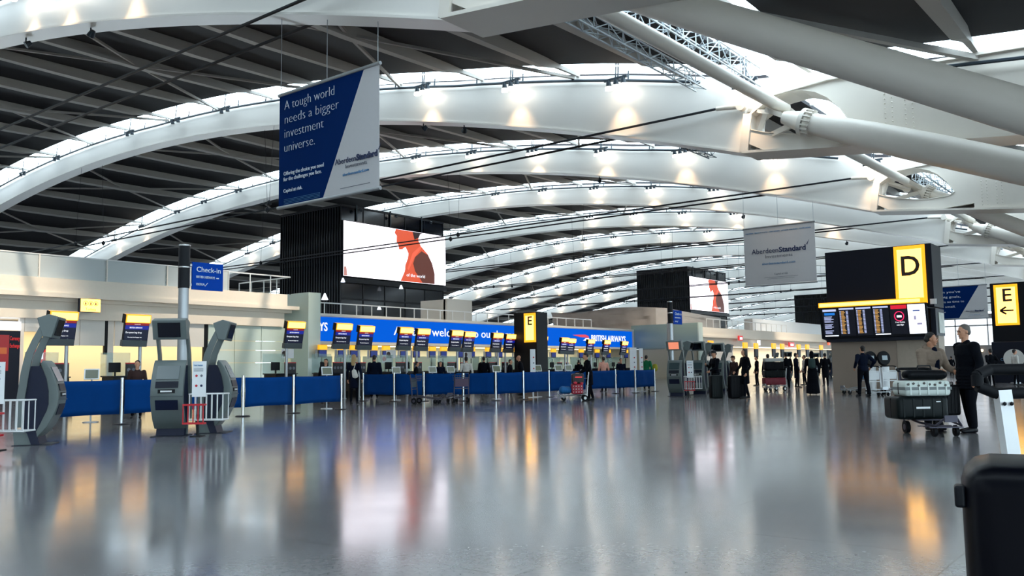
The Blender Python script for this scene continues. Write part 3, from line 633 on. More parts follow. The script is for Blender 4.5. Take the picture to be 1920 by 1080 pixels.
# ------------------------------------------------------------------ letter E pillars
def epillar(label, x0, x1, Y, dep, ztop, yx0, yx1, yz0, yz1, arrow, eh):
    t = thing('zone_pillar', label, 'information pillar', (x0, Y, 0)); W_ = x1-x0
    MB().bb((0, 0, 0), (W_, dep, ztop)).build('pillar_body', BLACK, t, bevel=.03)
    MB().bb((yx0-x0, -.05, yz0), (yx1-x0, 0, yz1)).build('yellow_face', YEL, t); MB().bb((yx0-x0+.12, -.06, yz0+.12), (yx1-x0-.12, -.05, yz1-.15)).build('yellow_core', YELP, t)
    cx = (yx0+yx1)/2-x0; text('letter', 'E', TXTB, t, (cx-eh*.3, -.075, yz1-.3*(yz1-yz0)-eh*.35), eh, RY, width=eh*.62, bold=.015)
    if arrow:
        z = yz0+.36*(yz1-yz0); MB().bb((cx-.3, -.07, z-.04), (cx+.34, -.062, z+.04)).bar((cx-.32, -.066, z), (cx-.02, -.066, z+.2), .1, .008, (0, 1, 0)).bar((cx-.32, -.066, z), (cx-.02, -.066, z-.2), .1, .008, (0, 1, 0)).build('arrow', TXTB, t)
    return t
epillar('black zone pillar with yellow letter E in front of the blue sign', -31.26, -29.63, 39.76, 1.1, 4.38, -30.48, -29.66, 2.65, 4.32, False, .5)
e2 = epillar('black zone pillar with yellow letter E and a left arrow', -9.03, -7.3, 54.46, 1.4, 5.5, -8.84, -7.68, 3.15, 5.4, True, .72)
MB().bb((-.05, -.3, 0), (1.9, 0, 2.25)).build('lower_cabinet', NAVY, e2, bevel=.05); text('lettering', 'Check-in', TXTC, e2, (.35, -.32, 1.2), .16, RY)
# end wall with big lit window
YE = 100.
struct('wall_end', MB().bb((-26, YE, 0), (12, YE+.4, 2.9)).bb((-26, YE, 5.6), (12, YE+.4, 6.1)), mat('end_wall_grey', '#8e8d90', .6))
t = tag(MB().bb((-26, YE+.1, 2.9), (12, YE+.15, 5.6)).build('window_20', em('lit_window', '#eef6ff', 1.6)), kind='structure')
fr = MB()
for x in range(-26, 13, 3): fr.bb((x-.06, YE, 2.9), (x+.06, YE+.3, 5.6))
fr.bb((-26, YE, 4.85), (12, YE+.3, 5.0)); fr.build('window_frame', ALU, t)
for i in range(7):
    l_ = thing('ceiling_lamp', f'small warm lamp glowing low on the end wall, {ORD[i]} from the left', 'lamp', (-22+i*2.2, YE-.3, 2.35), group='end wall lamps'); MB().sph((0, 0, 0), .16, 1).build('bulb', WARML, l_); MB().bb((-.05, 0, .0), (.05, .32, .05)).build('bracket', RAILM, l_)
p = onY(1901, 672, 53.6); t = thing('round_sign', 'big white round disc sign in front of the E arrow pillar', 'sign', (p.x, p.y, 0))
MB().cyl((0, 0, p.z), (0, .06, p.z), .5, n=40).build('disc', mat('disc_white', '#d9d6d0', .5), t); MB().cyl((0, .1, 0), (0, .1, p.z), .04, n=10).build('post', STEEL, t); MB().cyl((0, .1, 0), (0, .1, .04), .25, n=20).build('base', STEEL, t)

# ------------------------------------------------------------------ check-in kiosks
OUT = [(.09, .13), (.236, .30), (.327, .484), (.375, .62), (.393, .75), (.387, .877), (.34, 1.06), (.26, 1.24), (.19, 1.35), (.14, 1.40)]
INN = [(.065, .22), (.13, .36), (.17, .458), (.215, .56), (.24, .667), (.236, .877), (.196, 1.086), (.14, 1.23), (.11, 1.31), (.10, 1.34)]
def fx(z):
    for (x1, z1), (x2, z2) in zip(OUT, OUT[1:]):
        if z <= z2: return x1+(x2-x1)*(z-z1)/(z2-z1)
    return OUT[-1][0]
def make_kiosk():
    k = thing('check_in_kiosk', 'x', 'self-service kiosk', group='self-service check-in kiosks')
    mb = MB(); mb.loft([[(x, -.29, z), (x, .29, z), (xi, .27, zi), (xi, -.27, zi)] for (x, z), (xi, zi) in zip(OUT, INN)]); mb.build('front_shell', GREYP, k, True, .015)
    body = [(-.144, 1.30), (.09, 1.30)]+[(x-.0, z) for x, z in INN[7::-1]]+[(.13, .0), (.0, 0), (-.07, .2), (-.144, .25)]
    MB().prism([(x, -.25, z) for x, z in body], (0, .5, 0)).build('body', KBLUE, k)
    MB().prism([(-.29, -.22, .24), (-.06, -.22, .24), (.03, -.22, 0), (-.26, -.22, 0)], (0, .44, 0)).build('foot', GREYP, k)
    MB().bb((-.28, -.3, 0), (.3, .3, .012)).build('base_plate', NAVY, k)
    for sy in (-1, 1):
        pts = [(-.2, .3), (-.17, .8), (-.125, 1.2), (-.07, 1.5), (.026, 1.74), (.13, 1.95), (.19, 2.08)]
        mb = MB(); mb.loft([[(x-.06, sy*.29, z), (x+.06, sy*.29, z), (x+.06, sy*.245, z), (x-.06, sy*.245, z)] for x, z in pts]); mb.build('arm', GREYP, k)
    MB().prism([(.03, -.3, 2.1), (.21, -.3, 2.165), (.35, -.3, 2.12), (.257, -.3, 1.767), (.12, -.3, 1.79)], (0, .6, 0)).build('display_head', GREYP, k, bevel=.012)
    d = V((.35-.257, 0, 2.12-1.767)); n = V((d.z, 0, -d.x)).normalized(); p0 = V((.257, 0, 1.767))
    def q(v, y): return p0+d*v+V((0, y, 0))+n*.004
    MB().prism([q(.14, -.2), q(.14, .2), q(.88, .2), q(.88, -.2)], n*.012).build('display', SCRD, k)
    def plate(z0, z1, w_, m_, name, off=.006, th=.012):
        a = V((fx(z0), 0, z0)); b_ = V((fx(z1), 0, z1)); dd = b_-a; nn = V((dd.z, 0, -dd.x)).normalized(); 
        return MB().prism([a+nn*off+V((0, -w_, 0)), a+nn*off+V((0, w_, 0)), b_+nn*off+V((0, w_, 0)), b_+nn*off+V((0, -w_, 0))], nn*th).build(name, m_, k)
    plate(1.04, 1.28, .2, mat('kiosk_touch', '#3a4a4d', .2), 'touch_screen'); plate(.885, 1.0, .2, NAVY, 'printer_recess'); plate(.79, .86, .15, BLACK, 'card_slot'); plate(.81, .84, .1, ALU, 'slot_lip', .02); plate(.49, .67, .2, KBLUE, 'lower_panel'); plate(.735, .745, .29, GREYD, 'seam', .004)
    return k
def ang(v): return math.atan2(v.y, v.x)
camd = -V((fw.x, fw.y, 0)).normalized(); RD = V((RR.x, RR.y, 0)).normalized()
FACE_A = ang(V((.665, -.655, 0))); FACE_B = ang(RD+.22*camd)
def face(p, side):
    v = V((p.x, p.y, 0)).normalized(); rt = V((v.y, -v.x, 0))
    return ang(-v-.28*rt) if side == 0 else ang(rt-.24*v)
kk = make_kiosk(); p = onZ(322, 817); kk.location = p; kk.rotation_euler = (0, 0, face(p, 0)); kk['label'] = 'grey kiosk facing the camera beside the tall steel pole'
p = onZ(400, 811); dup(kk, p, face(p, 1), 'grey kiosk seen from the side, right of the tall steel pole')
p = onZ(66, 833); dup(kk, p, face(p, 1), 'grey kiosk in side view near the left edge of the photo')
for i, (x, y, f_) in enumerate(((1270, 743, 0), (1285, 741, 1), (1313, 739.5, 0), (1325, 736.5, 1), (1350, 735, 0), (1362, 732, 1))):
    p = onZ(x, y); dup(kk, p, face(p, f_), f'{["front-facing", "side-facing"][f_]} kiosk, {ORD[i//2]} of its kind in the far kiosk row beside the distant pole')
bpy.context.view_layer.update()
kor = bpy.data.objects['check_in_kiosk.003'] if 'check_in_kiosk.003' in bpy.data.objects else None
if kor:
    for ch in kor.children:
        if ch.name.startswith('display') and 'head' not in ch.name: ch.data = ch.data.copy(); ch.data.materials[0] = em('orange_screen', '#ff9a78', .9); tag(ch, 'orange lit display')
# luggage size gauges
def gauge(label, loc, rz):
    t = thing('bag_size_gauge', label, 'luggage gauge', loc, rz, 'bag size gauges')       # front = -y
    mb = MB()
    for z in (.30, .77):
        for a, b_ in (((-.31, -.16), (.31, -.16)), ((.31, -.16), (.31, .16)), ((.31, .16), (-.31, .16)), ((-.31, .16), (-.31, -.16))): mb.cyl((a[0], a[1], z), (b_[0], b_[1], z), .012, n=8)
    for i in range(7):
        for y in (-.16, .16): mb.cyl((-.3+i*.1, y, .3), (-.3+i*.1, y, .77), .009, n=6)
    mb.build('silver_cage', ALU, t); mb = MB()
    for z in (.25, .58):
        mb.bar((-.36, -.3, z), (0, -.3, z), .03, .03).bar((-.36, -.17, z), (0, -.17, z), .03, .03)
        mb.bar((-.36, -.3, z), (-.36, -.17, z), .03, .03).bar((0, -.3, z), (0, -.17, z), .03, .03)
    for i in range(5): mb.bar((-.36+i*.09, -.3, .25), (-.36+i*.09, -.3, .58), .018, .018, (1, 0, 0))
    mb.build('red_cage', REDM, t)
    po = MB().bb((-.25, -.19, .72), (-.0, -.17, 1.36)).build('info_board', WHITEB, t)
    for x, z, m_ in ((-.17, 1.1, REDM), (-.08, 1.1, TXTG), (-.17, .92, REDM), (-.08, .92, TXTN)): MB().cyl((x, -.195, z), (x, -.19, z), .022, n=12).build('pictogram', m_, po)
    text('lettering', 'Hand baggage', TXTC, po, (-.22, -.195, 1.28), .022, RY, width=.16)
    mb = MB()
    for i in range(3): mb.bb((-.22, -.195, 1.22-.02*i), (-.05, -.19, 1.228-.02*i))
    mb.build('print_line', TXTG, po)
    MB().cyl((-.2, 0, .0), (-.2, 0, .4), .025, n=10).bb((-.3, -.12, 0), (-.1, .12, .015)).build('stand', BLACK, t)
cz = math.atan2(camd.x, -camd.y)
gauge('bag size gauge with red cage and white board between the two kiosks by the pole', onZ(391, 818), cz)
gauge('bag size gauge with white board at the left edge of the photo', onZ(16, 845), cz)
gauge('bag size gauge with red cage between the distant kiosks', onZ(1300, 744), cz)
# poles with Check-in signs
def pole(label, loc):
    t = thing('sign_pole', label, 'sign pole', loc, 0, 'check-in sign poles')
    MB().cyl((0, 0, 0), (0, 0, 2.85), .1, n=20).cyl((-.16, .1, 0), (-.16, .1, 2.9), .06, n=14).build('steel_post', STEEL, t, True)
    MB().cyl((0, 0, 2.85), (0, 0, 3.72), .112, n=20).build('dark_head', BLACK, t, True)
    MB().cyl((0, 0, 3.26), (0, 0, 3.285), .116, n=20).cyl((0, 0, 3.70), (0, 0, 3.73), .116, n=20).build('steel_band', CHROME, t, True)
    MB().bb((.04, .14, 2.83), (.08, .84, 3.39)).build('sign_board', mat('check_in_blue', '#04358c', .5, emit='#04358c', es=.3, spec=.05), t)
    MB().bb((.03, .1, 2.9), (.06, .2, 2.95)).bb((.03, .1, 3.3), (.06, .2, 3.35)).build('clamp', ALU, t)
    text('lettering', 'Check-in', TXTP, t, (.085, .22, 3.2), .105, RX, width=.55); text('lettering', 'BRITISH AIRWAYS', TXTP, t, (.085, .22, 3.07), .05, RX, width=.42); text('lettering', 'IBERIA', TXTP, t, (.085, .22, 2.92), .05, RX, width=.19)
    MB().bb((.08, .68, 3.08), (.086, .74, 3.1)).bar((.083, .42, 2.91), (.083, .48, 2.98), .006, .03, (1, 0, 0)).build('logo_mark', TXTP, t)
pole('tall steel pole with blue Check-in sign beside the near kiosks', (-15.95, 9.58, 0)); p = onD(1257, 600, 34.6); pole('distant pole with small blue Check-in sign beside the far kiosk row', (p.x, p.y, 0))

# ------------------------------------------------------------------ barriers
def make_post():
    t = thing('barrier_post', 'x', 'barrier post', group='barrier posts')
    MB().cyl((0, 0, .02), (0, 0, 1.04), .032, n=14).cyl((0, 0, 1.04), (0, 0, 1.07), .036, n=14).build('post', CHROME, t, True); MB().cyl((0, 0, 0), (0, 0, .025), .2, .17, 24).build('base', BLACK, t, True)
    return t
fr_posts = [(80, 807), (227, 796), (455, 781), (550, 775), (640, 768)]
bk_posts = [(681, 752), (739, 753), (795, 752.5), (869, 752), (930, 751.5), (982, 749), (1030, 745), (1090, 741.5), (1155, 738), (1192, 737), (1228, 734)]
pp = None; cnt = 0
for lst, nm in ((fr_posts, 'near barrier run on the left'), (bk_posts, 'far barrier run before the blue sign')):
    pts = [onZ(*q) for q in lst]
    for i, p in enumerate(pts):
        lab = f'{ORD[i]} chrome barrier post from the left in the {nm}'
        if pp is None: pp = make_post(); pp.location = p; pp['label'] = lab
        else: dup(pp, p, 0, lab)
    for i, (a, b_) in enumerate(zip(pts, pts[1:])):
        d = (b_-a); L_ = d.length; u = d.normalized(); nrm = V((u.y, -u.x, 0)); n = max(4, int(L_/.25)); mb = MB(); rows = []
        for j in range(7):
            z = .24+.78*j/6; rows.append([a+u*(.06+(L_-.12)*q/n)+nrm*(.02*math.sin(q*1.7+j*.6)*(1-abs(j-3)/3.5))+V((0, 0, z+(.015*math.sin(PI*q/n) if j == 0 else -.012*math.sin(PI*q/n) if j == 6 else 0))) for q in range(n+1)])
        mb.loft(rows, closed=False); o = mb.build('fabric_barrier', BLUEF, None, True); sm = o.modifiers.new('solid', 'SOLIDIFY'); sm.thickness = .012
        tag(o, f'{ORD[i]} blue fabric panel from the left in the {nm}', 'barrier', 'blue fabric barriers')
# white framed tablets behind the barriers
def make_tablet():
    t = thing('tablet_stand', 'x', 'tablet', group='white framed tablets')
    R_ = Matrix.Rotation(math.radians(-22), 3, 'Y')
    MB().box((0, 0, 1.16), (.03, .34, .28), R_).build('frame', WHITEB, t, bevel=.01); MB().box((.017, 0, 1.163), (.01, .28, .22), R_).build('screen', mat('tablet_screen', '#3d4a45', .2, emit='#7a806a', es=.35), t)
    MB().cyl((-.03, 0, 0), (-.03, 0, 1.05), .02, n=8).cyl((-.03, 0, 0), (-.03, 0, .02), .18, n=16).build('stand', STEEL, t)
    return t
tb = None
for i, (x, y) in enumerate([(172, 707), (613, 702), (743, 697), (811, 696), (845, 693), (931, 694), (1008, 696), (1047, 693), (1066, 693)]):
    p = onX(x, y, -21.2 if x < 700 or x > 900 else -24.6); lab = f'{ORD[i]} white framed tablet from the left behind the blue barriers'
    if tb is None: tb = make_tablet(); tb['label'] = lab; tb.location = (p.x, p.y, 0); tb.rotation_euler = (0, 0, -.5)
    else: dup(tb, (p.x, p.y, 0), -.5, lab)
# white vertical notice boards
for i, (x0, x1, y0, y1) in enumerate(((994, 1004, 657, 698), (1181, 1194, 657, 698), (1199, 1206, 659, 698))):
    a = onX(x0, y1, -20.9); b_ = onX(x1, y0, -20.9); D = (a-C0).dot(fw); w_ = (x1-x0)*D/F; h_ = (y1-y0)*D/F; c = (a+b_)/2
    t = thing('notice_board', ['slim white notice board in front of the black E pillar', 'wide white notice board near the right end of the far barriers', 'narrow white notice board beside the person in green'][i], 'notice board', (c.x, c.y, 0), cz)
    MB().bb((-w_/2, 0, 1.0), (w_/2, .03, 1.0+h_+.05)).build('board', WHITEB, t); MB().bb((-.03, .03, 0), (.03, .06, 1.2)).bb((-.2, -.15, 0), (.2, .2, .02)).build('stand', STEEL, t)
    for j in range(3): MB().cyl((w_*.15, -.005, 1.15+.22*j), (w_*.15, 0, 1.15+.22*j), .03, n=10).build('dot', REDM if j % 2 == 0 else TXTG, t)

# ------------------------------------------------------------------ bag drop totems and desks
def make_totem(py):
    t = thing('bag_drop_sign', 'x', 'bag drop sign', group='lit bag drop signs')
    M3 = Matrix.Rotation(math.radians(11), 3, 'Y')
    def bx(a, b_, name, m_, par=None, bv=0):
        a = V(a); b_ = V(b_); mb = MB().box(M3@((a+b_)/2)+V((0, 0, 2.65)), [abs(q) for q in b_-a], M3); return mb.build(name, m_, par or t, bevel=bv)
    bx((-.1, -.43, -.42), (0, .43, .24), 'screen_housing', NAVY); bx((-.1, -.47, -.58), (.06, .40, -.37), 'tray', GREYD, None, .01)
    bx((-.14, -.44, .22), (.05, .45, .50), 'yellow_box', YEL, None, .02); bx((.05, -.40, .25), (.056, .41, .47), 'yellow_glow', YELP)
    bx((-.15, -.47, .2), (.04, -.44, .50), 'end_cap', BLACK)
    s_ = bx((0, -.41, -.36), (.008, .41, .22), 'screen', SCRN); bx((.008, -.41, .14), (.012, .41, .215), 'red_band', SCRR, s_); bx((.008, -.41, .0), (.012, .41, .13), 'blue_band', SCRB, s_)
    E_ = (M3.to_4x4() @ Euler(RX).to_matrix().to_4x4()).to_euler()
    for s, y, z, h, w_ in (('BRITISH AIRWAYS', -.26, .035, .05, .44), ('European bag drop', -.38, -.13, .06, .56), ('We accept hand baggage only', -.3, -.28, .03, .5), ('oneworld', -.1, .16, .03, .2)):
        text('lettering', s, TXTW, s_, M3@V((.014, y, z))+V((0, 0, 2.65)), h, E_, width=w_, ext=.002)
    MB().cyl((-.12, py, 0), (-.12, py, 2.3), .055, n=14).cyl((-.12, py, 0), (-.12, py, .03), .085, n=16).build('post', STEEL, t, True)
    return t
TOT = [(118, 585), (257, 591), (553, 603.5), (643, 607), (686, 611.5), (760, 614.5), (792.5, 617), (855.5, 620), (879.5, 622.5), (932, 625), (956, 627), (1000, 630), (1017, 631), (1058, 633.5), (1071, 635.5), (1107, 637), (1137, 638.5), (1170, 640.5)]
protoA = make_totem(.2); protoB = make_totem(-.3); usedA = usedB = False
tpos = []
for i, (x, y) in enumerate(TOT):
    p = onZ(x, y, 3.13); tpos.append(p); lab = f'yellow topped bag drop sign, {ORD[i]} from the left along the front row'
    isA = i in (0, 1, 3, 5, 7, 9, 11, 13, 15); pr = protoA if isA else protoB; us = usedA if isA else usedB
    if not us:
        pr.location = (p.x, p.y, 0); pr['label'] = lab
        if isA: usedA = True
        else: usedB = True
    else: dup(pr, (p.x, p.y, 0), 0, lab)
INFO = mat('info_black', '#15161c', .45)
def make_desk():
    t = thing('check_in_desk', 'x', 'check-in desk', group='check-in desks under the bag drop signs')
    MB().bb((-.55, -.5, 0), (.25, .5, 1.06)).build('counter', BLACK, t, bevel=.02); MB().bb((-.6, -.52, 1.06), (.3, .52, 1.1)).build('counter_top', NAVY, t)
    mo = MB().bb((-.1, -.5, 1.22), (-.05, -.1, 1.55)).build('monitor', BLACK, t); MB().cyl((-.08, -.28, 1.1), (-.08, -.28, 1.25), .03, n=8).build('monitor_stand', BLACK, mo)
    bo = MB().bb((.16, -.05, 1.1), (.2, .5, 1.5)).build('info_panel', INFO, t); MB().bb((.155, -.05, 1.5), (.205, .5, 1.54)).build('red_strip', REDM, bo)
    ic = MB()
    for q in range(3): ic.cyl((.2, .05+.17*q, 1.3), (.206, .05+.17*q, 1.3), .06, n=12)
    ic.build('pictogram', TXTG, bo)
    MB().bb((-.62, -.52, 1.1), (-.6, .52, 1.9)).build('glass_screen', GLASS, t)
    MB().bb((.25, -.5, 0), (.52, .5, .32)).build('baggage_belt', RUBBER, t)
    return t
dk = None
for i, p in enumerate(tpos):
    lab = f'dark check-in desk below the bag drop sign that is {ORD[i]} from the left'; loc = (p.x-.75, p.y, 0)
    if dk is None: dk = make_desk(); dk['label'] = lab; dk.location = loc
    else: dup(dk, loc, 0, lab)
# rear counter screens under the blue sign
def make_rear():
    t = thing('counter_screen', 'x', 'counter screen', group='small lit screens under the blue sign')
    MB().bb((-.08, -.33, 2.5), (.04, .33, 2.8)).build('yellow_box', YELO, t); MB().bb((.04, -.3, 2.53), (.05, .3, 2.77)).build('yellow_glow', YEL, t)
    MB().bb((-.06, -.31, 2.02), (.02, .31, 2.48)).build('screen', SCRN, t); MB().bb((.02, -.28, 2.1), (.03, .28, 2.44)).build('screen_picture', em('rear_blue', '#16308a', .7), t)
    MB().bb((-.12, -.48, 1.95), (-.08, -.33, 2.5)).build('grey_panel', STEEL, t); MB().cyl((-.1, 0, 0), (-.1, 0, 2.0), .03, n=8).build('post', BLACK, t)
    MB().bb((-.5, -.38, 0), (.2, .38, 1.1)).build('counter', BLACK, t)
    return t
rs = None
for i, (x, y) in enumerate([(605, 651), (641, 651), (664, 651), (701, 653), (724, 654), (757, 654.5), (781, 655), (811, 655), (832, 655.5), (865, 656), (885, 656), (916, 656), (937, 656), (969, 657), (1038, 657.5), (1090, 657.5), (1120, 657.5), (1141, 658), (1174, 659)]):
    p = onX(x, y, -42.6); lab = f'small yellow topped counter screen, {ORD[i]} from the left under the blue sign'
    if rs is None: rs = make_rear(); rs['label'] = lab; rs.location = (p.x, p.y, 0)
    else: dup(rs, (p.x, p.y, 0), 0, lab)
for i, (x, y) in enumerate([(539, 663), (733, 664), (877, 665), (725, 673)]):
    p = onX(x, y, -34); t = thing('notice_card', ['round icon notice on the green glass left of the blue sign', 'white notice with a round icon behind the man in dark jacket', 'white notice with a round icon above the person in white', 'white and red notice above the desks'][i], 'notice', (p.x, p.y, 0))
    MB().bb((0, -.35, p.z-.22), (.02, .35, p.z+.22)).build('card', WHITEB, t); MB().cyl((.02, -.2, p.z), (.035, -.2, p.z), .13, n=18).build('icon', TXTB if i < 3 else REDM, t); MB().cyl((-.02, 0, 0), (-.02, 0, p.z), .02, n=6).build('post', STEEL, t)
# far yellow desk lights
for i, (x, y) in enumerate(((1397.5, 648), (1418, 649), (1333, 645), (1451, 649), (1467, 650), (1498, 651), (1514, 651), (1540, 652))):
    p = onX(x, y, GX+2.5); t = thing('desk_sign', f'small yellow lit desk sign by the far cream building, {ORD[i]} from the left' if i != 2 else 'small yellow lit sign glowing between the far kiosks', 'desk sign', (p.x, p.y, 0), group='far yellow desk signs')
    MB().bb((-.1, -.45, p.z-.25), (.05, .45, p.z+.3)).build('yellow_box', YEL, t); MB().bb((-.1, -.4, p.z-1.1), (.03, .4, p.z-.28)).build('screen', NAVY, t); MB().cyl((-.05, 0, 0), (-.05, 0, p.z-.9), .05, n=8).build('post', STEEL, t)
p = onX(1448, 657, -33); 
for i, (x, y, X) in enumerate(((1475, 664, -25), (1452, 664, -27), (1527, 660, -26), (1555, 665, -25))):
    p = onX(x, y, X); dup(kk, (p.x, p.y, 0), FACE_A if i % 2 == 0 else FACE_B, f'far kiosk behind the queue of people, {ORD[i]} from the left')
# ------------------------------------------------------------------ trolleys and luggage
def make_trolley(label, loc, rz, adm=None, basket=True, STEEL=STEEL, ALU=ALU):
    t = thing('luggage_trolley', label, 'luggage trolley', loc, rz, 'luggage trolleys')    # front = +x
    pl = MB()
    for s in (-1, 1): pl.path([(-.42, s*.27, .27), (.1, s*.27, .2), (.5, s*.2, .17), (.58, s*.1, .28)], .018, 8)
    for x in (-.35, -.15, .05, .25, .42): pl.bar((x, -.26, .22-.08*(x > 0)), (x, .26, .22-.08*(x > 0)), .06, .015)
    pl.bar((.58, -.1, .28), (.58, .1, .28), .03, .1); pl.build('platform', STEEL, t)
    for s in (-1, 1):
        MB().path([(-.42, s*.27, .1), (-.45, s*.27, .6), (-.5, s*.27, 1.0)], .02, 10).build('upright', ALU, t, True)
        w_ = MB().cyl((-.36, s*.27-.03, .1), (-.36, s*.27+.03, .1), .1, n=20).build('wheel', RUBBER, t, True); MB().cyl((-.36, s*.27-.035, .1), (-.36, s*.27+.035, .1), .05, n=12).build('hub', ALU, w_)
        w_ = MB().cyl((.38, s*.17-.025, .075), (.38, s*.17+.025, .075), .075, n=18).build('wheel', RUBBER, t, True); MB().bar((.38, s*.17, .08), (.36, s*.17, .17), .03, .05, (0, 1, 0)).build('fork', STEEL, w_)
    MB().path([(-.5, -.27, 1.0), (-.6, -.27, 1.04), (-.62, -.2, 1.05), (-.62, .2, 1.05), (-.6, .27, 1.04), (-.5, .27, 1.0)], .022, 10).build('handle', RUBBER, t, True)
    a = MB().bb((-.485, -.25, .56), (-.465, .25, .84)).build('advert_panel', adm or WHITEB, t)
    if basket:
        bk = MB()
        for i in range(7):
            y = -.24+.08*i; bk.cyl((-.47, y, .78), (-.3, y, .78), .006, n=5).cyl((-.3, y, .78), (-.26, y, .95), .006, n=5)
        for z, x in ((.78, -.3), (.86, -.28), (.95, -.26)): bk.cyl((x, -.25, z), (x, .25, z), .008, n=5)
        bk.build('basket', STEEL, t)
    MB().bar((-.46, -.27, .5), (-.46, .27, .5), .03, .03).bar((-.48, -.27, .87), (-.48, .27, .87), .03, .03).build('cross_bar', ALU, t)
    return t
def case(name, label, loc, rz, dim, m_, rx=0., cat='suitcase', handle=True, wheels=False, bev=.05, group=None):
    t = thing(name, label, cat, loc, rz, group); W_, D_, H_ = dim
    M3 = Matrix.Rotation(rx, 3, 'X')
    MB().box((0, 0, H_/2), (W_, D_, H_)).build('shell', m_, t, True, bev)
    gr = MB()
    for i in range(5): gr.bb((-W_*.38+i*W_*.19-.012, -D_/2-.008, H_*.1), (-W_*.38+i*W_*.19+.012, -D_/2+.01, H_*.9))
    gr.build('ridge', m_, t)
    MB().bb((-W_/2-.004, -.012, .03), (W_/2+.004, .012, H_-.03)).build('zip_seam', BLACK, t)
    if handle: MB().path([(-.09, 0, H_-.01), (-.08, 0, H_+.035), (.08, 0, H_+.035), (.09, 0, H_-.01)], .012, 8).build('carry_handle', BLACK, t)
    if wheels:
        for sx_ in (-1, 1): MB().cyl((sx_*(W_/2-.06)-.015, D_/2-.04, .0), (sx_*(W_/2-.06)+.015, D_/2-.04, .0), .03, n=12).build('wheel', RUBBER, t)
    return t

# ------------------------------------------------------------------ people
def blob(name, ells, m_, parent, voxel=.014, sm=3):
    b = bmesh.new()
    for c, rad in ells:
        g = bmesh.ops.create_icosphere(b, subdivisions=2, radius=1)['verts']
        bmesh.ops.transform(b, matrix=Matrix.Translation(V(c)) @ Matrix.Diagonal((*rad, 1)), verts=g)
    me = bpy.data.meshes.new('t'); b.to_mesh(me); b.free(); o = bpy.data.objects.new('t', me); TS.collection.objects.link(o)
    r_ = o.modifiers.new('r', 'REMESH'); r_.mode = 'VOXEL'; r_.voxel_size = voxel
    s_ = o.modifiers.new('s', 'SMOOTH'); s_.factor = .5; s_.iterations = sm
    m2 = evaluated_mesh(o); bpy.data.objects.remove(o)
    m2.materials.clear(); m2.materials.append(m_)
    for p in m2.polygons: p.use_smooth = True
    o = bpy.data.objects.new(name, m2); COL.objects.link(o)
    if parent: o.parent = parent
    return o
def chain(pts, out, step=.5):
    for (p, r1), (q, r2) in zip(pts, pts[1:]):
        p = V(p); q = V(q); r1 = V(r1) if hasattr(r1, '__len__') else V((r1,)*3); r2 = V(r2) if hasattr(r2, '__len__') else V((r2,)*3)
        n = max(1, int((q-p).length/(min(min(r1), min(r2))*step)))
        for i in range(n+1): t = i/n; out.append((p.lerp(q, t), r1.lerp(r2, t)))
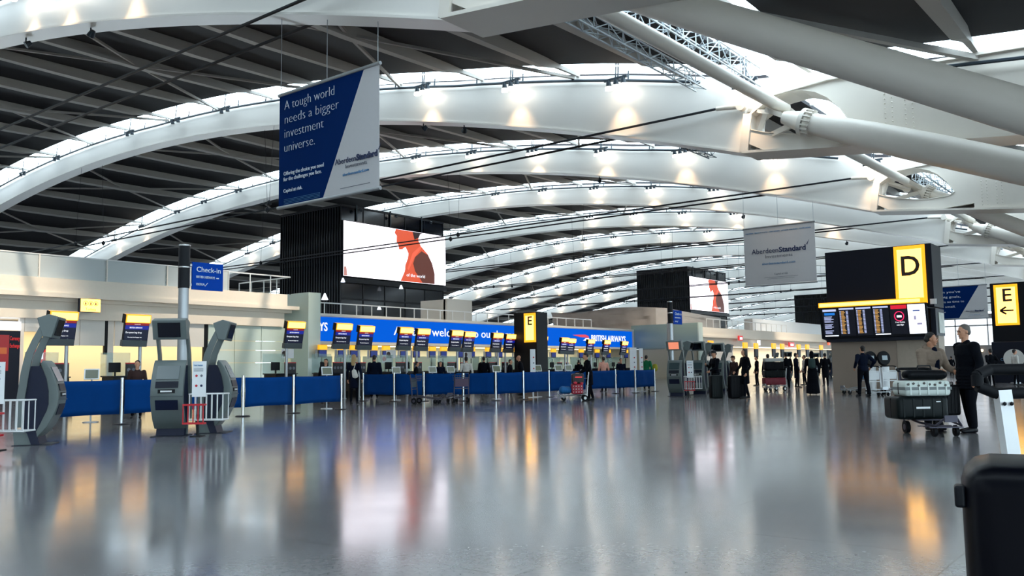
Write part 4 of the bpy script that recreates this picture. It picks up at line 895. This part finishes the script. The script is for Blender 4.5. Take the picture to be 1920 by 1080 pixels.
def person(label, loc, face, h=1.72, lean=0., hy=0., hp=0., lh=None, rh=None, feet=((.11, .0), (-.11, -.05)), top=CDARK, bottom=CDARK, hair=HAIRD, skin=SKIN, coat=.86, flare=1., bulk=1., longhair=False, hat=None, shoe=BLACK, vox=.016, near=False, hood=False, group='people in the hall', robe=False, name='person'):
    """local front is -y, the person's left is +x"""
    s = h/1.75; pel = V((0, 0, .95))
    def T(p):
        p = V(p)
        if p.z > .95: 
            d = p-pel; a = lean*min(1, d.z/.25); p = pel+V((d.x, d.y*math.cos(a)-d.z*math.sin(a), d.y*math.sin(a)+d.z*math.cos(a)))
        return p
    hd = T((0, -.01, 1.63)); HM = Euler((hp, 0, hy)).to_matrix()
    def HP(p): return hd+HM@V(p)
    sk = []
    chain([(T((0, .01, 1.40)), .062), (T((0, .0, 1.50)), .056), (HP((0, .02, -.06)), .058)], sk)
    sk += [(HP((0, .012, .035)), (.073, .092, .085)), (HP((0, -.02, -.01)), (.062, .072, .08)), (HP((0, -.035, -.065)), (.045, .048, .042)), (HP((0, -.075, -.09)), (.022, .018, .018))]
    sk += [(HP((0, -.095, -.012)), (.011, .016, .026)), (HP((0, -.106, -.028)), (.014, .013, .012)), (HP((0, -.082, .03)), (.05, .018, .012)), (HP((0, -.083, -.058)), (.022, .012, .009))]
    for q in (-1, 1): sk.append((HP((q*.074, .015, -.005)), (.011, .018, .03)))
    chain([(T((0, 0, 1.0)), (.11, .08, .09)), (T((0, 0, 1.2)), (.13, .09, .1)), (T((0, .01, 1.38)), (.13, .08, .08))], sk)
    hands = []
    lh = V(lh) if lh else V((.27, -.08, .86)); rh = V(rh) if rh else V((-.27, -.06, .87))
    slv = []
    for q, wr in ((1, lh), (-1, rh)):
        sh = T((q*.185, .015, 1.40)); d = wr-sh; L_ = d.length; 
        if L_ > .55: wr = sh+d*(.55/L_); L_ = .55; d = wr-sh
        mid = sh+d*.52; off = math.sqrt(max(0, .29**2-(L_*.52)**2)); bd = V((q*.5, .55, -.6)); bd = (bd-d*(bd.dot(d)/d.dot(d))).normalized(); el = mid+bd*off
        fd = (wr-el).normalized()
        chain([(sh, (.078*bulk, .075*bulk, .075)), (sh.lerp(el, .5), .062*bulk), (el, .052*bulk), (wr-fd*.02, .042*bulk)], slv)
        chain([(sh, .045), (el, .036), (wr, .026)], sk)
        # hand: palm, four fingers bent inwards, thumb
        side = fd.cross(V((q, 0, 0))); side = side.normalized() if side.length > .1 else V((0, -1, 0)); inn = fd.cross(side).normalized()*(q)
        if inn.x*q > 0: inn = -inn
        for k in range(4): sk.append((wr+fd*(.025+.02*k), V((.018, .018, .018))+V([abs(side[i])*.018 for i in range(3)])))
        rf = .0085 if near else .011
        for k, (o_, ln) in enumerate(((-.03, .062), (-.01, .072), (.01, .068), (.03, .054))):
            b0 = wr+fd*.085+side*o_; b1 = b0+fd*ln*.5+inn*.008; b2 = b1+fd*ln*.3+inn*.022; chain([(b0, rf), (b1, rf), (b2, rf*.85)], sk, .8)
        t0 = wr+fd*.03-side*.03; chain([(t0, rf*1.2), (t0+fd*.035-side*.022, rf*1.1), (t0+fd*.06-side*.02+inn*.012, rf)], sk, .8)
    fp = [V((f_[0], f_[1], 0)) for f_ in feet]
    legs = []; shoes = []
    for q, f_ in zip((1, -1), fp):
        hip = V((q*.09, 0, .93)); an = f_+V((0, .03, .09)); kn = hip.lerp(an, .52)+V((0, -.03, 0))
        chain([(hip, (.10*bulk, .105*bulk, .1)), (hip.lerp(kn, .5), .083*bulk), (kn, .062*bulk), (kn.lerp(an, .35), .06*bulk), (an+V((0, 0, .03)), .052*bulk)], legs)
        sh_ = []; chain([(f_+V((0, .06, .045)), (.038, .045, .045)), (f_+V((0, -.06, .04)), (.045, .05, .04)), (f_+V((q*.01, -.15, .03)), (.04, .04, .03))], sh_); chain([(an, .045), (f_+V((0, .03, .05)), .045)], sh_); shoes.append(sh_)
        chain([(hip, .06), (kn, .045), (an, .035)], sk)
    root = blob(name, sk, skin, None, .009 if near else .013, 2 if near else 1)
    root.location = loc; d = V((face.x, face.y, 0)).normalized(); root.rotation_euler = (0, 0, math.atan2(d.x, -d.y)); root.scale = (s, s, s)
    tag(root, label, 'person', group)
    tr = []
    wz = coat
    chain([(T((0, 0, max(1.02, wz+.02))), (.155*bulk, .115*bulk, .1)), (T((0, 0, 1.1)), (.148*bulk, .11*bulk, .1)), (T((0, 0, 1.27)), (.175*bulk, .125*bulk, .1)), (T((0, .01, 1.385)), (.18*bulk, .10*bulk, .065))], tr)
    if wz < 1.0:
        n = max(5, int((1.02-wz)/.045))
        for i in range(n+1): 
            z = wz+(1.02-wz)*i/n; f_ = 1+(flare-1)*(1-i/n); tr.append((V((0, .0, z)), V((.17*f_*bulk, .125*f_*bulk, .05+.02*(z > .95)))))
    tr += slv; chain([(T((0, .015, 1.43)), (.09, .075, .04)), (T((0, .015, 1.485)), (.068, .066, .03))], tr)
    if hood: tr.append((T((0, .085, 1.47)), (.12, .06, .07)))
    blob('coat' if coat < .8 else 'jacket', tr, top, root, vox)
    if robe: pass
    chain([(V((0, 0, .98)), (.15*bulk, .11*bulk, .08)), (V((0, 0, .9)), (.15*bulk, .115*bulk, .08))], legs); blob('trousers', legs, bottom, root, vox)
    for q in shoes: blob('shoe', q, shoe, root, vox*.8)
    hr = [(HP((0, .03, .055)), (.083, .092, .083)), (HP((0, .06, .0)), (.078, .06, .075))]
    if longhair: chain([(HP((0, .06, .0)), (.08, .05, .06)), (HP((0, .085, -.12)), (.085, .045, .06)), (HP((0, .09, -.24)), (.075, .04, .05))], hr); hr += [(HP((.07, .02, -.04)), (.022, .04, .09)), (HP((-.07, .02, -.04)), (.022, .04, .09))]
    if hair: blob('hair', hr, hair, root, .012)
    if hat: blob('hat', [(HP((0, .02, .085)), (.095, .105, .06)), (HP((0, -.02, .06)), (.1, .13, .016))], hat, root, .012)
    if near:
        for q in (-1, 1):
            MB().sph(HP((q*.031, -.083, .012)), (.011, .008, .007), 2).build('eye', mat('eye_dark', '#120c0a', .2), root, True)
            MB().bar(HP((q*.012, -.101, .032)), HP((q*.05, -.092, .034)), .008, .008).build('eyebrow', hair or HAIRD, root)
        MB().sph(HP((0, -.093, -.057)), (.02, .006, .005), 2).build('mouth', mat('lip', '#8a4a44', .5), root, True)
    return root
FWD = V((fw.x, fw.y, 0)).normalized(); LEFT = -RD; RIGHT = RD; FRONT = -FWD
def at(x, yt, h): p = onZ(x, yt, h); return V((p.x, p.y, 0))
def child_blob(par, name, ells, m_, vox=.016): return blob(name, ells, m_, par, vox)

TDK = mat('trolley_dark', '#3d3a47', .45, .4)
# man in dark overcoat facing the woman with the loaded trolley
nm = person('man in a long dark coat facing the woman behind the loaded trolley', onZ(1822, 811), LEFT+.12*FRONT, 1.76, .04, .0, .12, lh=(.28, -.06, .87), rh=(-.28, .02, .86), feet=((.10, -.06), (-.11, .06)), coat=.72, flare=1.1, bulk=1.3, hair=HAIRG, near=True, vox=.013, bottom=CDARK)
# woman in beige padded jacket behind the trolley
wp = onZ(1738, 800)
nw = person('woman in a beige padded jacket leaning over the loaded trolley', V((-3.68, 16.2, 0)), FRONT+.25*RIGHT, 1.66, .12, .85, .15, lh=(.2, -.36, 1.06), rh=(-.12, -.34, 1.06), top=CPUFF, hair=HAIRD, coat=.88, bulk=1.34, near=True, vox=.013, hood=True)
sc_ = []; chain([(V((.03, -.10, 1.45)), (.06, .05, .05)), (V((.03, -.16, 1.25)), (.055, .04, .06)), (V((.02, -.17, 1.08)), (.05, .035, .05))], sc_); child_blob(nw, 'scarf', sc_, CNAVY)
tc_ = V((-3.46, 15.25, 0)); trz = ang(FRONT)
make_trolley('luggage trolley stacked with cases in front of the woman in beige jacket', tc_, trz, BLACK, True, TDK, TDK)
GD = mat('case_dark_green', '#020c0e', .5, noise=.2, nscale=20, spec=.18); FLOR = mat('case_pale', '#c9d3cd', .45, noise=.12, nscale=5); CBLK = mat('case_black', '#02040a', .55, noise=.15, nscale=15, spec=.15)
bz = math.atan2(FRONT.x, -FRONT.y)
c1 = case('suitcase', 'dark green suitcase lying at the bottom of the stacked trolley', onD(1716, 770, 14.05)*V((1, 1, 0)) if False else V((*onD(1717, 765, 14.1).xy, .25)), bz, (.82, .55, .36), GD, handle=False, bev=.06)
MB().bb((-.12, -.29, .17), (.1, -.283, .2)).bb((.2, -.29, .27), (.27, -.283, .285)).build('label_plate', ALU, c1)
c2 = case('suitcase', 'pale suitcase with flower prints lying on the dark green suitcase', V((*onD(1727, 728, 14.1).xy, .615)), bz, (.74, .5, .245), FLOR, handle=False, bev=.06)
mb = MB()
for i in range(9): mb.sph((-.32+.085*i, -.255, .19+.02*math.sin(i*2.4)), (.026, .006, .022), 1)
mb.build('flower_print', mat('print_dark', '#4d4a46', .6), c2); MB().bb((-.372, -.253, .1), (.372, .253, .145)).build('grey_band', mat('case_grey', '#6d7475', .5), c2)
t = thing('duffel_bag', 'soft black bag on top of the pale flower print suitcase', 'bag', V((*onD(1733, 704, 14.1).xy, .865)), bz); mb = MB()
e_ = []; chain([(V((-.26, 0, .09)), (.1, .13, .085)), (V((.26, 0, .085)), (.1, .13, .08))], e_); blob('bag_body', e_, CBLK, t, .014); MB().path([(-.12, 0, .15), (-.1, 0, .23), (.1, 0, .23), (.12, 0, .15)], .012, 6).build('carry_handle', BLACK, t)
c3 = case('suitcase', 'black upright suitcase hung on the man side of the stacked trolley', V((*onD(1779, 765, 14.35).xy, .28)), bz, (.30, .24, .5), CBLK, bev=.04)
# shoulder bag of the man
sb = []; chain([(V((-.02, .25, .86)), (.13, .07, .12)), (V((.03, .25, .78)), (.13, .07, .1))], sb)
t = thing('shoulder_bag', 'dark shoulder bag hanging behind the man in the long dark coat', 'bag', nm.location, nm.rotation_euler.z); blob('bag_body', sb, CBLK, t, .014); MB().path([(-.02, .25, .95), (0, .14, 1.2), (.02, .06, 1.46)], .014, 6).build('strap', BLACK, t)

# the camera's own trolley: handle, uprights and a black hard suitcase in the corner
hx = C0+FWD*2.0; 
def lat(l, d, z): p = C0+FWD*d+RD*l; return V((p.x, p.y, z))
t = thing('luggage_trolley', 'close luggage trolley with white slotted upright and dark handle in the corner', 'luggage trolley', lat(1.45, 1.9, 0), 0)
o0 = t.location
def rel(*a): return lat(*a)-o0
for l in (1.115, 1.78): MB().bar(rel(l+.035, 1.93, .12), rel(l, 2.0, 1.075), .026, .03, RD).build('upright', ALU, t)
mb = MB()
for l in (1.108, 1.124): 
    p = rel(l, 1.98, 1.045); mb.sph(p, .005, 1)
mb.build('bolt_hole', BLACK, t)
MB().path([rel(1.06, 2.0, 1.085), rel(1.10, 2.0, 1.068), rel(1.78, 2.0, 1.068), rel(1.83, 2.0, 1.09), rel(1.82, 2.02, 1.122), rel(1.1, 2.02, 1.122), rel(1.06, 2.0, 1.11), rel(1.06, 2.0, 1.085)], .013, 10).build('handle', RUBBER, t, True)
mb = MB(); mb.path([rel(1.14, 1.9, .2), rel(1.0, 1.2, .2), rel(.95, .95, .22)], .02).path([rel(1.75, 1.9, .2), rel(1.55, 1.2, .2), rel(1.5, .95, .22)], .02)
for d_ in (1.1, 1.35, 1.6, 1.85): mb.bar(rel(1.02+.1*(d_-1.1), d_, .2), rel(1.56+.1*(d_-1.1), d_, .2), .06, .02)
mb.build('platform', STEEL, t)
for l, d_ in ((1.12, 1.85), (1.75, 1.85), (1.05, 1.05), (1.5, 1.05)): MB().cyl(rel(l-.025, d_, .1), rel(l+.025, d_, .1), .1, n=18).build('wheel', RUBBER, t, True)
HARD = mat('hard_case_black', '#01020a', .38, spec=.12)
RIDGE = mat('case_ridge', '#05070f', .18, spec=.6)
CA = math.radians(27); ex = RD*math.cos(CA)-FWD*math.sin(CA); ey = FWD*math.cos(CA)+RD*math.sin(CA)
q = lat(.605, 1.2, .225)+ex*.4+ey*.11
t = thing('suitcase', 'black ribbed hard suitcase close to the camera in the bottom corner', 'suitcase', q, math.atan2(ex.y, ex.x))
MB().box((0, 0, .388), (.80, .22, .776)).build('shell', HARD, t, True, .04)
mb = MB()
for i, xo in enumerate((-.27, -.17)):
    pts = [(xo-.02, -.110, .71), (xo+.03, -.110, .66), (xo+.075, -.110, .56), (xo+.1, -.110, .42), (xo+.1, -.110, .05)]; mb.path(pts, .007, 8)
mb.build('ridge', RIDGE, t, True)
MB().bb((-.409, -.09, .715), (-.395, -.06, .745)).build('corner_latch', BLACK, t, bevel=.004)
MB().sph((.12, -.112, .42), (.02, .006, .025), 2).build('badge', mat('badge_teal', '#2aa6a0', .4), t, True)

# woman pushing a trolley of red and blue bags
p = onZ(1106, 751); person('person in a long dark coat pushing the trolley of red and blue bags', p, LEFT+.1*FRONT, 1.68, .18, .0, .35, lh=(.16, -.38, 1.0), rh=(-.16, -.38, 1.0), feet=((.09, -.08), (-.1, .1)), coat=.6, flare=1.1, bulk=1.08)
p2 = onZ(1077, 751.5); make_trolley('luggage trolley with red and blue bags by the far barriers', p2, ang(LEFT), WHITEB)
REDC = mat('case_red', '#a0152f', .45); BLUB = mat('bag_blue', '#0a5f9c', .7, noise=.2, nscale=10)
lz = math.atan2(FRONT.x, -FRONT.y)
c = case('suitcase', 'red dotted suitcase standing on the trolley of the person in long dark coat', V((*onD(1082, 741, 30.2).xy, .25)), lz, (.40, .5, .36), REDC, handle=False); mb = MB()
for i in range(4):
    for j in range(3): mb.sph((-.14+.095*i, -.255, .07+.1*j), (.018, .006, .018), 1)
mb.build('white_dot', WHITEB, c)
c = case('suitcase', 'dark case with red lettering strip on top of the red dotted suitcase', V((*onD(1083, 715, 30.2).xy, .61)), lz, (.42, .48, .34), mat('case_brown', '#2a1f24', .5)); MB().bb((-.1, -.25, .2), (.14, -.243, .24)).build('red_strip', REDL, c); MB().sph((-.1, -.26, .02), (.07, .03, .05), 2).sph((.12, -.26, 0), (.06, .03, .05), 2).build('red_flap', mat('flap_red', '#c8283c', .5), c)
e_ = []; chain([(V((-.12, 0, .14)), (.12, .18, .14)), (V((.1, 0, .13)), (.12, .18, .13))], e_)
t = thing('duffel_bag', 'blue soft bag on the nose of the trolley beside the red dotted suitcase', 'bag', V((*onD(1061, 738, 30.2).xy, .25)), lz); blob('bag_body', e_, BLUB, t, .016)

# man seen from behind before the departures pillar
person('man in dark jacket seen from behind, looking up at the flight screens', onZ(1621, 744), FWD+.15*LEFT, 1.78, 0, 0, -.25, lh=(.3, -.02, 1.0), rh=(-.3, -.02, 1.0), feet=((.17, -.04), (-.15, .04)), top=CNAVY, coat=.9, bulk=1.16)
# people in the middle of the hall
def suit_at(label, x, y, dim, m_=None, lean=0):
    return case('suitcase', label, onZ(x, y), lz+.2, dim, m_ or CBLK, wheels=True)
person('person in dark clothes and flat cap holding a phone beside the far kiosks', onZ(1343, 745), LEFT+.4*FRONT, 1.70, .05, 0, .3, lh=(.1, -.3, 1.0), rh=(-.14, -.3, 1.22), hat=BLACK, coat=.8, bulk=1.1)
suit_at('dark upright suitcase in front of the person with the flat cap', 1343, 747, (.44, .28, .82), GD)
person('woman with long hair in a dark knee length coat walking past the far kiosks', onZ(1399, 747), LEFT+.25*FRONT, 1.72, .02, 0, 0, longhair=True, hair=HAIRD, coat=.55, flare=1.15, lh=(.27, -.1, .9), rh=(-.25, -.25, .95), feet=((.09, -.12), (-.09, .12)))
suit_at('black upright suitcase beside the woman with long hair', 1380, 747, (.5, .3, .8))
person('person in a knitted hat behind the black upright suitcase', onZ(1379, 738), LEFT+.5*FRONT, 1.55, .1, 0, .1, hat=CBRN, top=CBRN, coat=.8)
rb_ = person('woman in a long black robe and veil carrying a green backpack', onZ(1525, 740), FWD+.35*RIGHT, 1.66, .0, 0, 0, longhair=True, hair=CDARK, coat=.08, flare=1.55, bulk=1.1)
t = thing('backpack', 'green backpack on the back of the woman in a long black robe', 'backpack', rb_.location, rb_.rotation_euler.z); e_ = []; chain([(V((0, .2, 1.08)), (.14, .09, .1)), (V((0, .19, 1.3)), (.13, .08, .1))], e_); blob('pack_body', e_, mat('pack_green', '#12302f', .7), t, .016)
MB().path([(-.1, .12, 1.12), (-.13, -.12, 1.25), (-.1, .1, 1.42)], .014).path([(.1, .12, 1.12), (.13, -.12, 1.25), (.1, .1, 1.42)], .014).build('strap', BLACK, t)
for lab, x, yt, h, fc, kw in (
    ('blonde woman in navy coat with her back to the camera at the bag drop', 664, 665, 1.72, FWD+.2*RIGHT, dict(hair=HAIRB, top=CNAVY, coat=.6, longhair=True)),
    ('broad man in a dark jacket with his back to the camera at the bag drop', 702, 666, 1.80, FWD, dict(top=CNAVY, bulk=1.25, coat=.8)),
    ('man in dark suit with white collar bent over a bag drop desk', 779, 678, 1.55, RIGHT+.2*FWD, dict(lean=.12, top=CDARK)),
    ('person in dark clothes behind a white tablet at the bag drop', 826, 678, 1.56, FRONT, dict(top=CNAVY)),
    ('person in a white jacket with dark hair in a bun at the bag drop', 874, 669, 1.68, FWD, dict(top=CWHT)),
    ('man in dark coat with his back turned, before the blue barrier', 907, 669, 1.76, FWD, dict(bulk=1.2)),
    ('person with short dark hair facing the bald man across a desk', 957, 674, 1.6, RIGHT+.3*FRONT, dict()),
    ('balding man in dark coat leaning towards a desk beside the E pillar', 977, 666, 1.74, LEFT, dict(hair=None, lean=.15, bulk=1.15)),
    ('person in a pink top facing the desks with a dark bag', 1131, 669, 1.66, FWD+.3*LEFT, dict(top=CPNK)),
    ('seated clerk in dark jacket behind the desk under the blue sign', 1164, 672, 1.6, FRONT, dict(top=CNAVY)),
    ('person with dark hair behind the person pushing the trolley', 1085, 675, 1.6, FWD, dict()),
    ('person in a bright green shirt beside the narrow white notice board', 1211, 666, 1.75, FWD+.4*RIGHT, dict(top=CGRN, bulk=1.15, lean=.15)),
    ('bag drop clerk seated between the first two yellow signs', 258, 676, 1.5, FRONT+.3*RIGHT, dict(top=CBRN)),
    ('clerk whose dark head shows above a black info panel', 611, 673, 1.6, FRONT, dict()),
    ('person in dark coat queueing behind the loaded red suitcase trolley', 1439, 664, 1.66, FWD, dict(coat=.7)),
    ('tall person in black with back turned in the far queue', 1473, 661, 1.74, FWD, dict(coat=.5, bulk=1.15)),
    ('man in dark coat with grey lapel in the far queue', 1492, 662, 1.74, RIGHT, dict(top=CNAVY, coat=.5)),
    ('person in pale top among the far queue', 1507, 666, 1.68, LEFT, dict(top=CWHT)),
    ('person in black right of the woman in a long robe', 1546, 662, 1.74, FWD, dict(coat=.5, bulk=1.1)),
    ('person in dark clothes far off at the cream building', 1418, 668, 1.66, LEFT, dict()),
    ('man in dark suit with hands behind his back, left of the E arrow pillar', 1856, 654, 1.76, FWD, dict(lh=(.06, .17, .98), rh=(-.06, .17, .97), bulk=1.1)),
    ('person in white shirt walking before the E arrow pillar', 1902, 655, 1.74, RIGHT, dict(top=CWHT)),
    ('person in dark jacket cut off by the right edge of the photo', 1913, 657, 1.78, FWD+.5*LEFT, dict(bulk=1.2, top=CNAVY)),
    ('person half hidden behind the long coated man at the bright window', 1783, 668, 1.7, FWD, dict())):
    person(lab, at(x, yt, h), fc, h, vox=.024, **kw)
p = at(665, 665, 1.72); t = thing('shoulder_bag', 'cream shoulder bag on the back of the blonde woman', 'bag', p, math.atan2(FWD.x, -FWD.y)); e_ = []
chain([(V((-.02, .2, 1.12)), (.09, .05, .1)), (V((-.06, .22, .98)), (.11, .06, .09))], e_); blob('bag_body', e_, CWHT, t, .018); MB().path([(-.0, .19, 1.2), (-.06, .14, 1.42)], .012).build('strap', CWHT, t)
p = at(1226, 668, 1.7); t = thing('tote_bag', 'yellow bag held beside the person in a bright green shirt', 'bag', (p.x, p.y, 1.05), 0); e_ = []; chain([(V((0, 0, 0)), (.2, .14, .16)), (V((.05, 0, .16)), (.14, .1, .1))], e_); blob('bag_body', e_, CYEL, t, .02)
# far trolley with red and black luggage
p = onZ(1452, 733); make_trolley('far trolley piled with red, green and black luggage', p, ang(LEFT+.5*FRONT), WHITEB)
D = (p-C0).dot(fw)
for i, (z, dim, m_, lab) in enumerate(((.27, (.95, .5, .32), mat('case_deep_red', '#7c1228', .5), 'deep red suitcase at the bottom of the far piled trolley'), (.60, (.9, .5, .32), GD, 'green suitcase in the middle of the far piled trolley'), (.93, (.85, .45, .36), CBLK, 'black bag near the top of the far piled trolley'), (1.30, (.82, .42, .16), mat('white_bundle', '#c9c8c2', .7), 'white folded bundle topping the far piled trolley'))):
    case('suitcase' if i < 2 else 'bag' if i == 2 else 'bundle', lab, V((p.x, p.y, z)), lz, dim, m_, cat='suitcase' if i < 2 else 'bag', handle=False, bev=.05 if i < 3 else .03)
# trolleys waiting by the barriers and the departures pillar
PURP = mat('advert_purple', '#3f2742', .5); t = make_trolley('empty luggage trolley with wire basket by the far barriers', onZ(800, 757), ang(RIGHT+.25*FRONT), GREYD, True, TDK, TDK)
t = make_trolley('empty luggage trolley with purple advert board by the far barriers', onZ(856, 755), ang(FWD*.8+LEFT*.4), PURP, True, TDK, TDK); 
for k, (x, y, lab) in enumerate(((1604, 738.5, 'empty trolley with blue picture board left of the man seen from behind'), (1648, 742, 'empty trolley half hidden behind the man seen from behind'), (1680, 739, 'empty trolley parked at the foot of the departures pillar'))):
    t = make_trolley(lab, onZ(x, y), ang(LEFT+.3*FRONT) if k == 0 else ang(FRONT), mat('advert_sky', '#5f8fb5', .4, noise=.5, nscale=3) if k == 0 else WHITEB, False)
# round bins by the departures pillar
for i, (x, y) in enumerate(((1660, 737.5), (1635, 737.5))):
    p = onZ(x, y); t = thing('display_stand', ['white round stand with tilted dark oval screen before the beige pillar', 'white round stand partly hidden by the man seen from behind'][i], 'stand', p, cz)
    MB().cyl((0, 0, 0), (0, 0, 1.05), .18, .19, 24).build('column', WHITEB, t, True); b_ = MB(); M3 = Matrix.Rotation(math.radians(15), 3, 'X'); 
    e = bmesh.ops.create_cone(b_.b, cap_ends=True, segments=28, radius1=.27, radius2=.25, depth=.14)['verts']; bmesh.ops.transform(b_.b, matrix=Matrix.Translation((0, -.03, 1.35)) @ Matrix.Rotation(math.radians(78), 4, 'X') @ Matrix.Diagonal((.9, 1.1, 1, 1)), verts=e); b_.build('oval_head', BLACK, t, True)
    MB().box((0, -.125, 1.37), (.2, .01, .17), Matrix.Rotation(math.radians(-12), 3, 'X')).build('screen', mat('stand_screen', '#8fa0a8', .3, emit='#7c8c94', es=.4), t)

bpy.data.scenes.remove(TS)
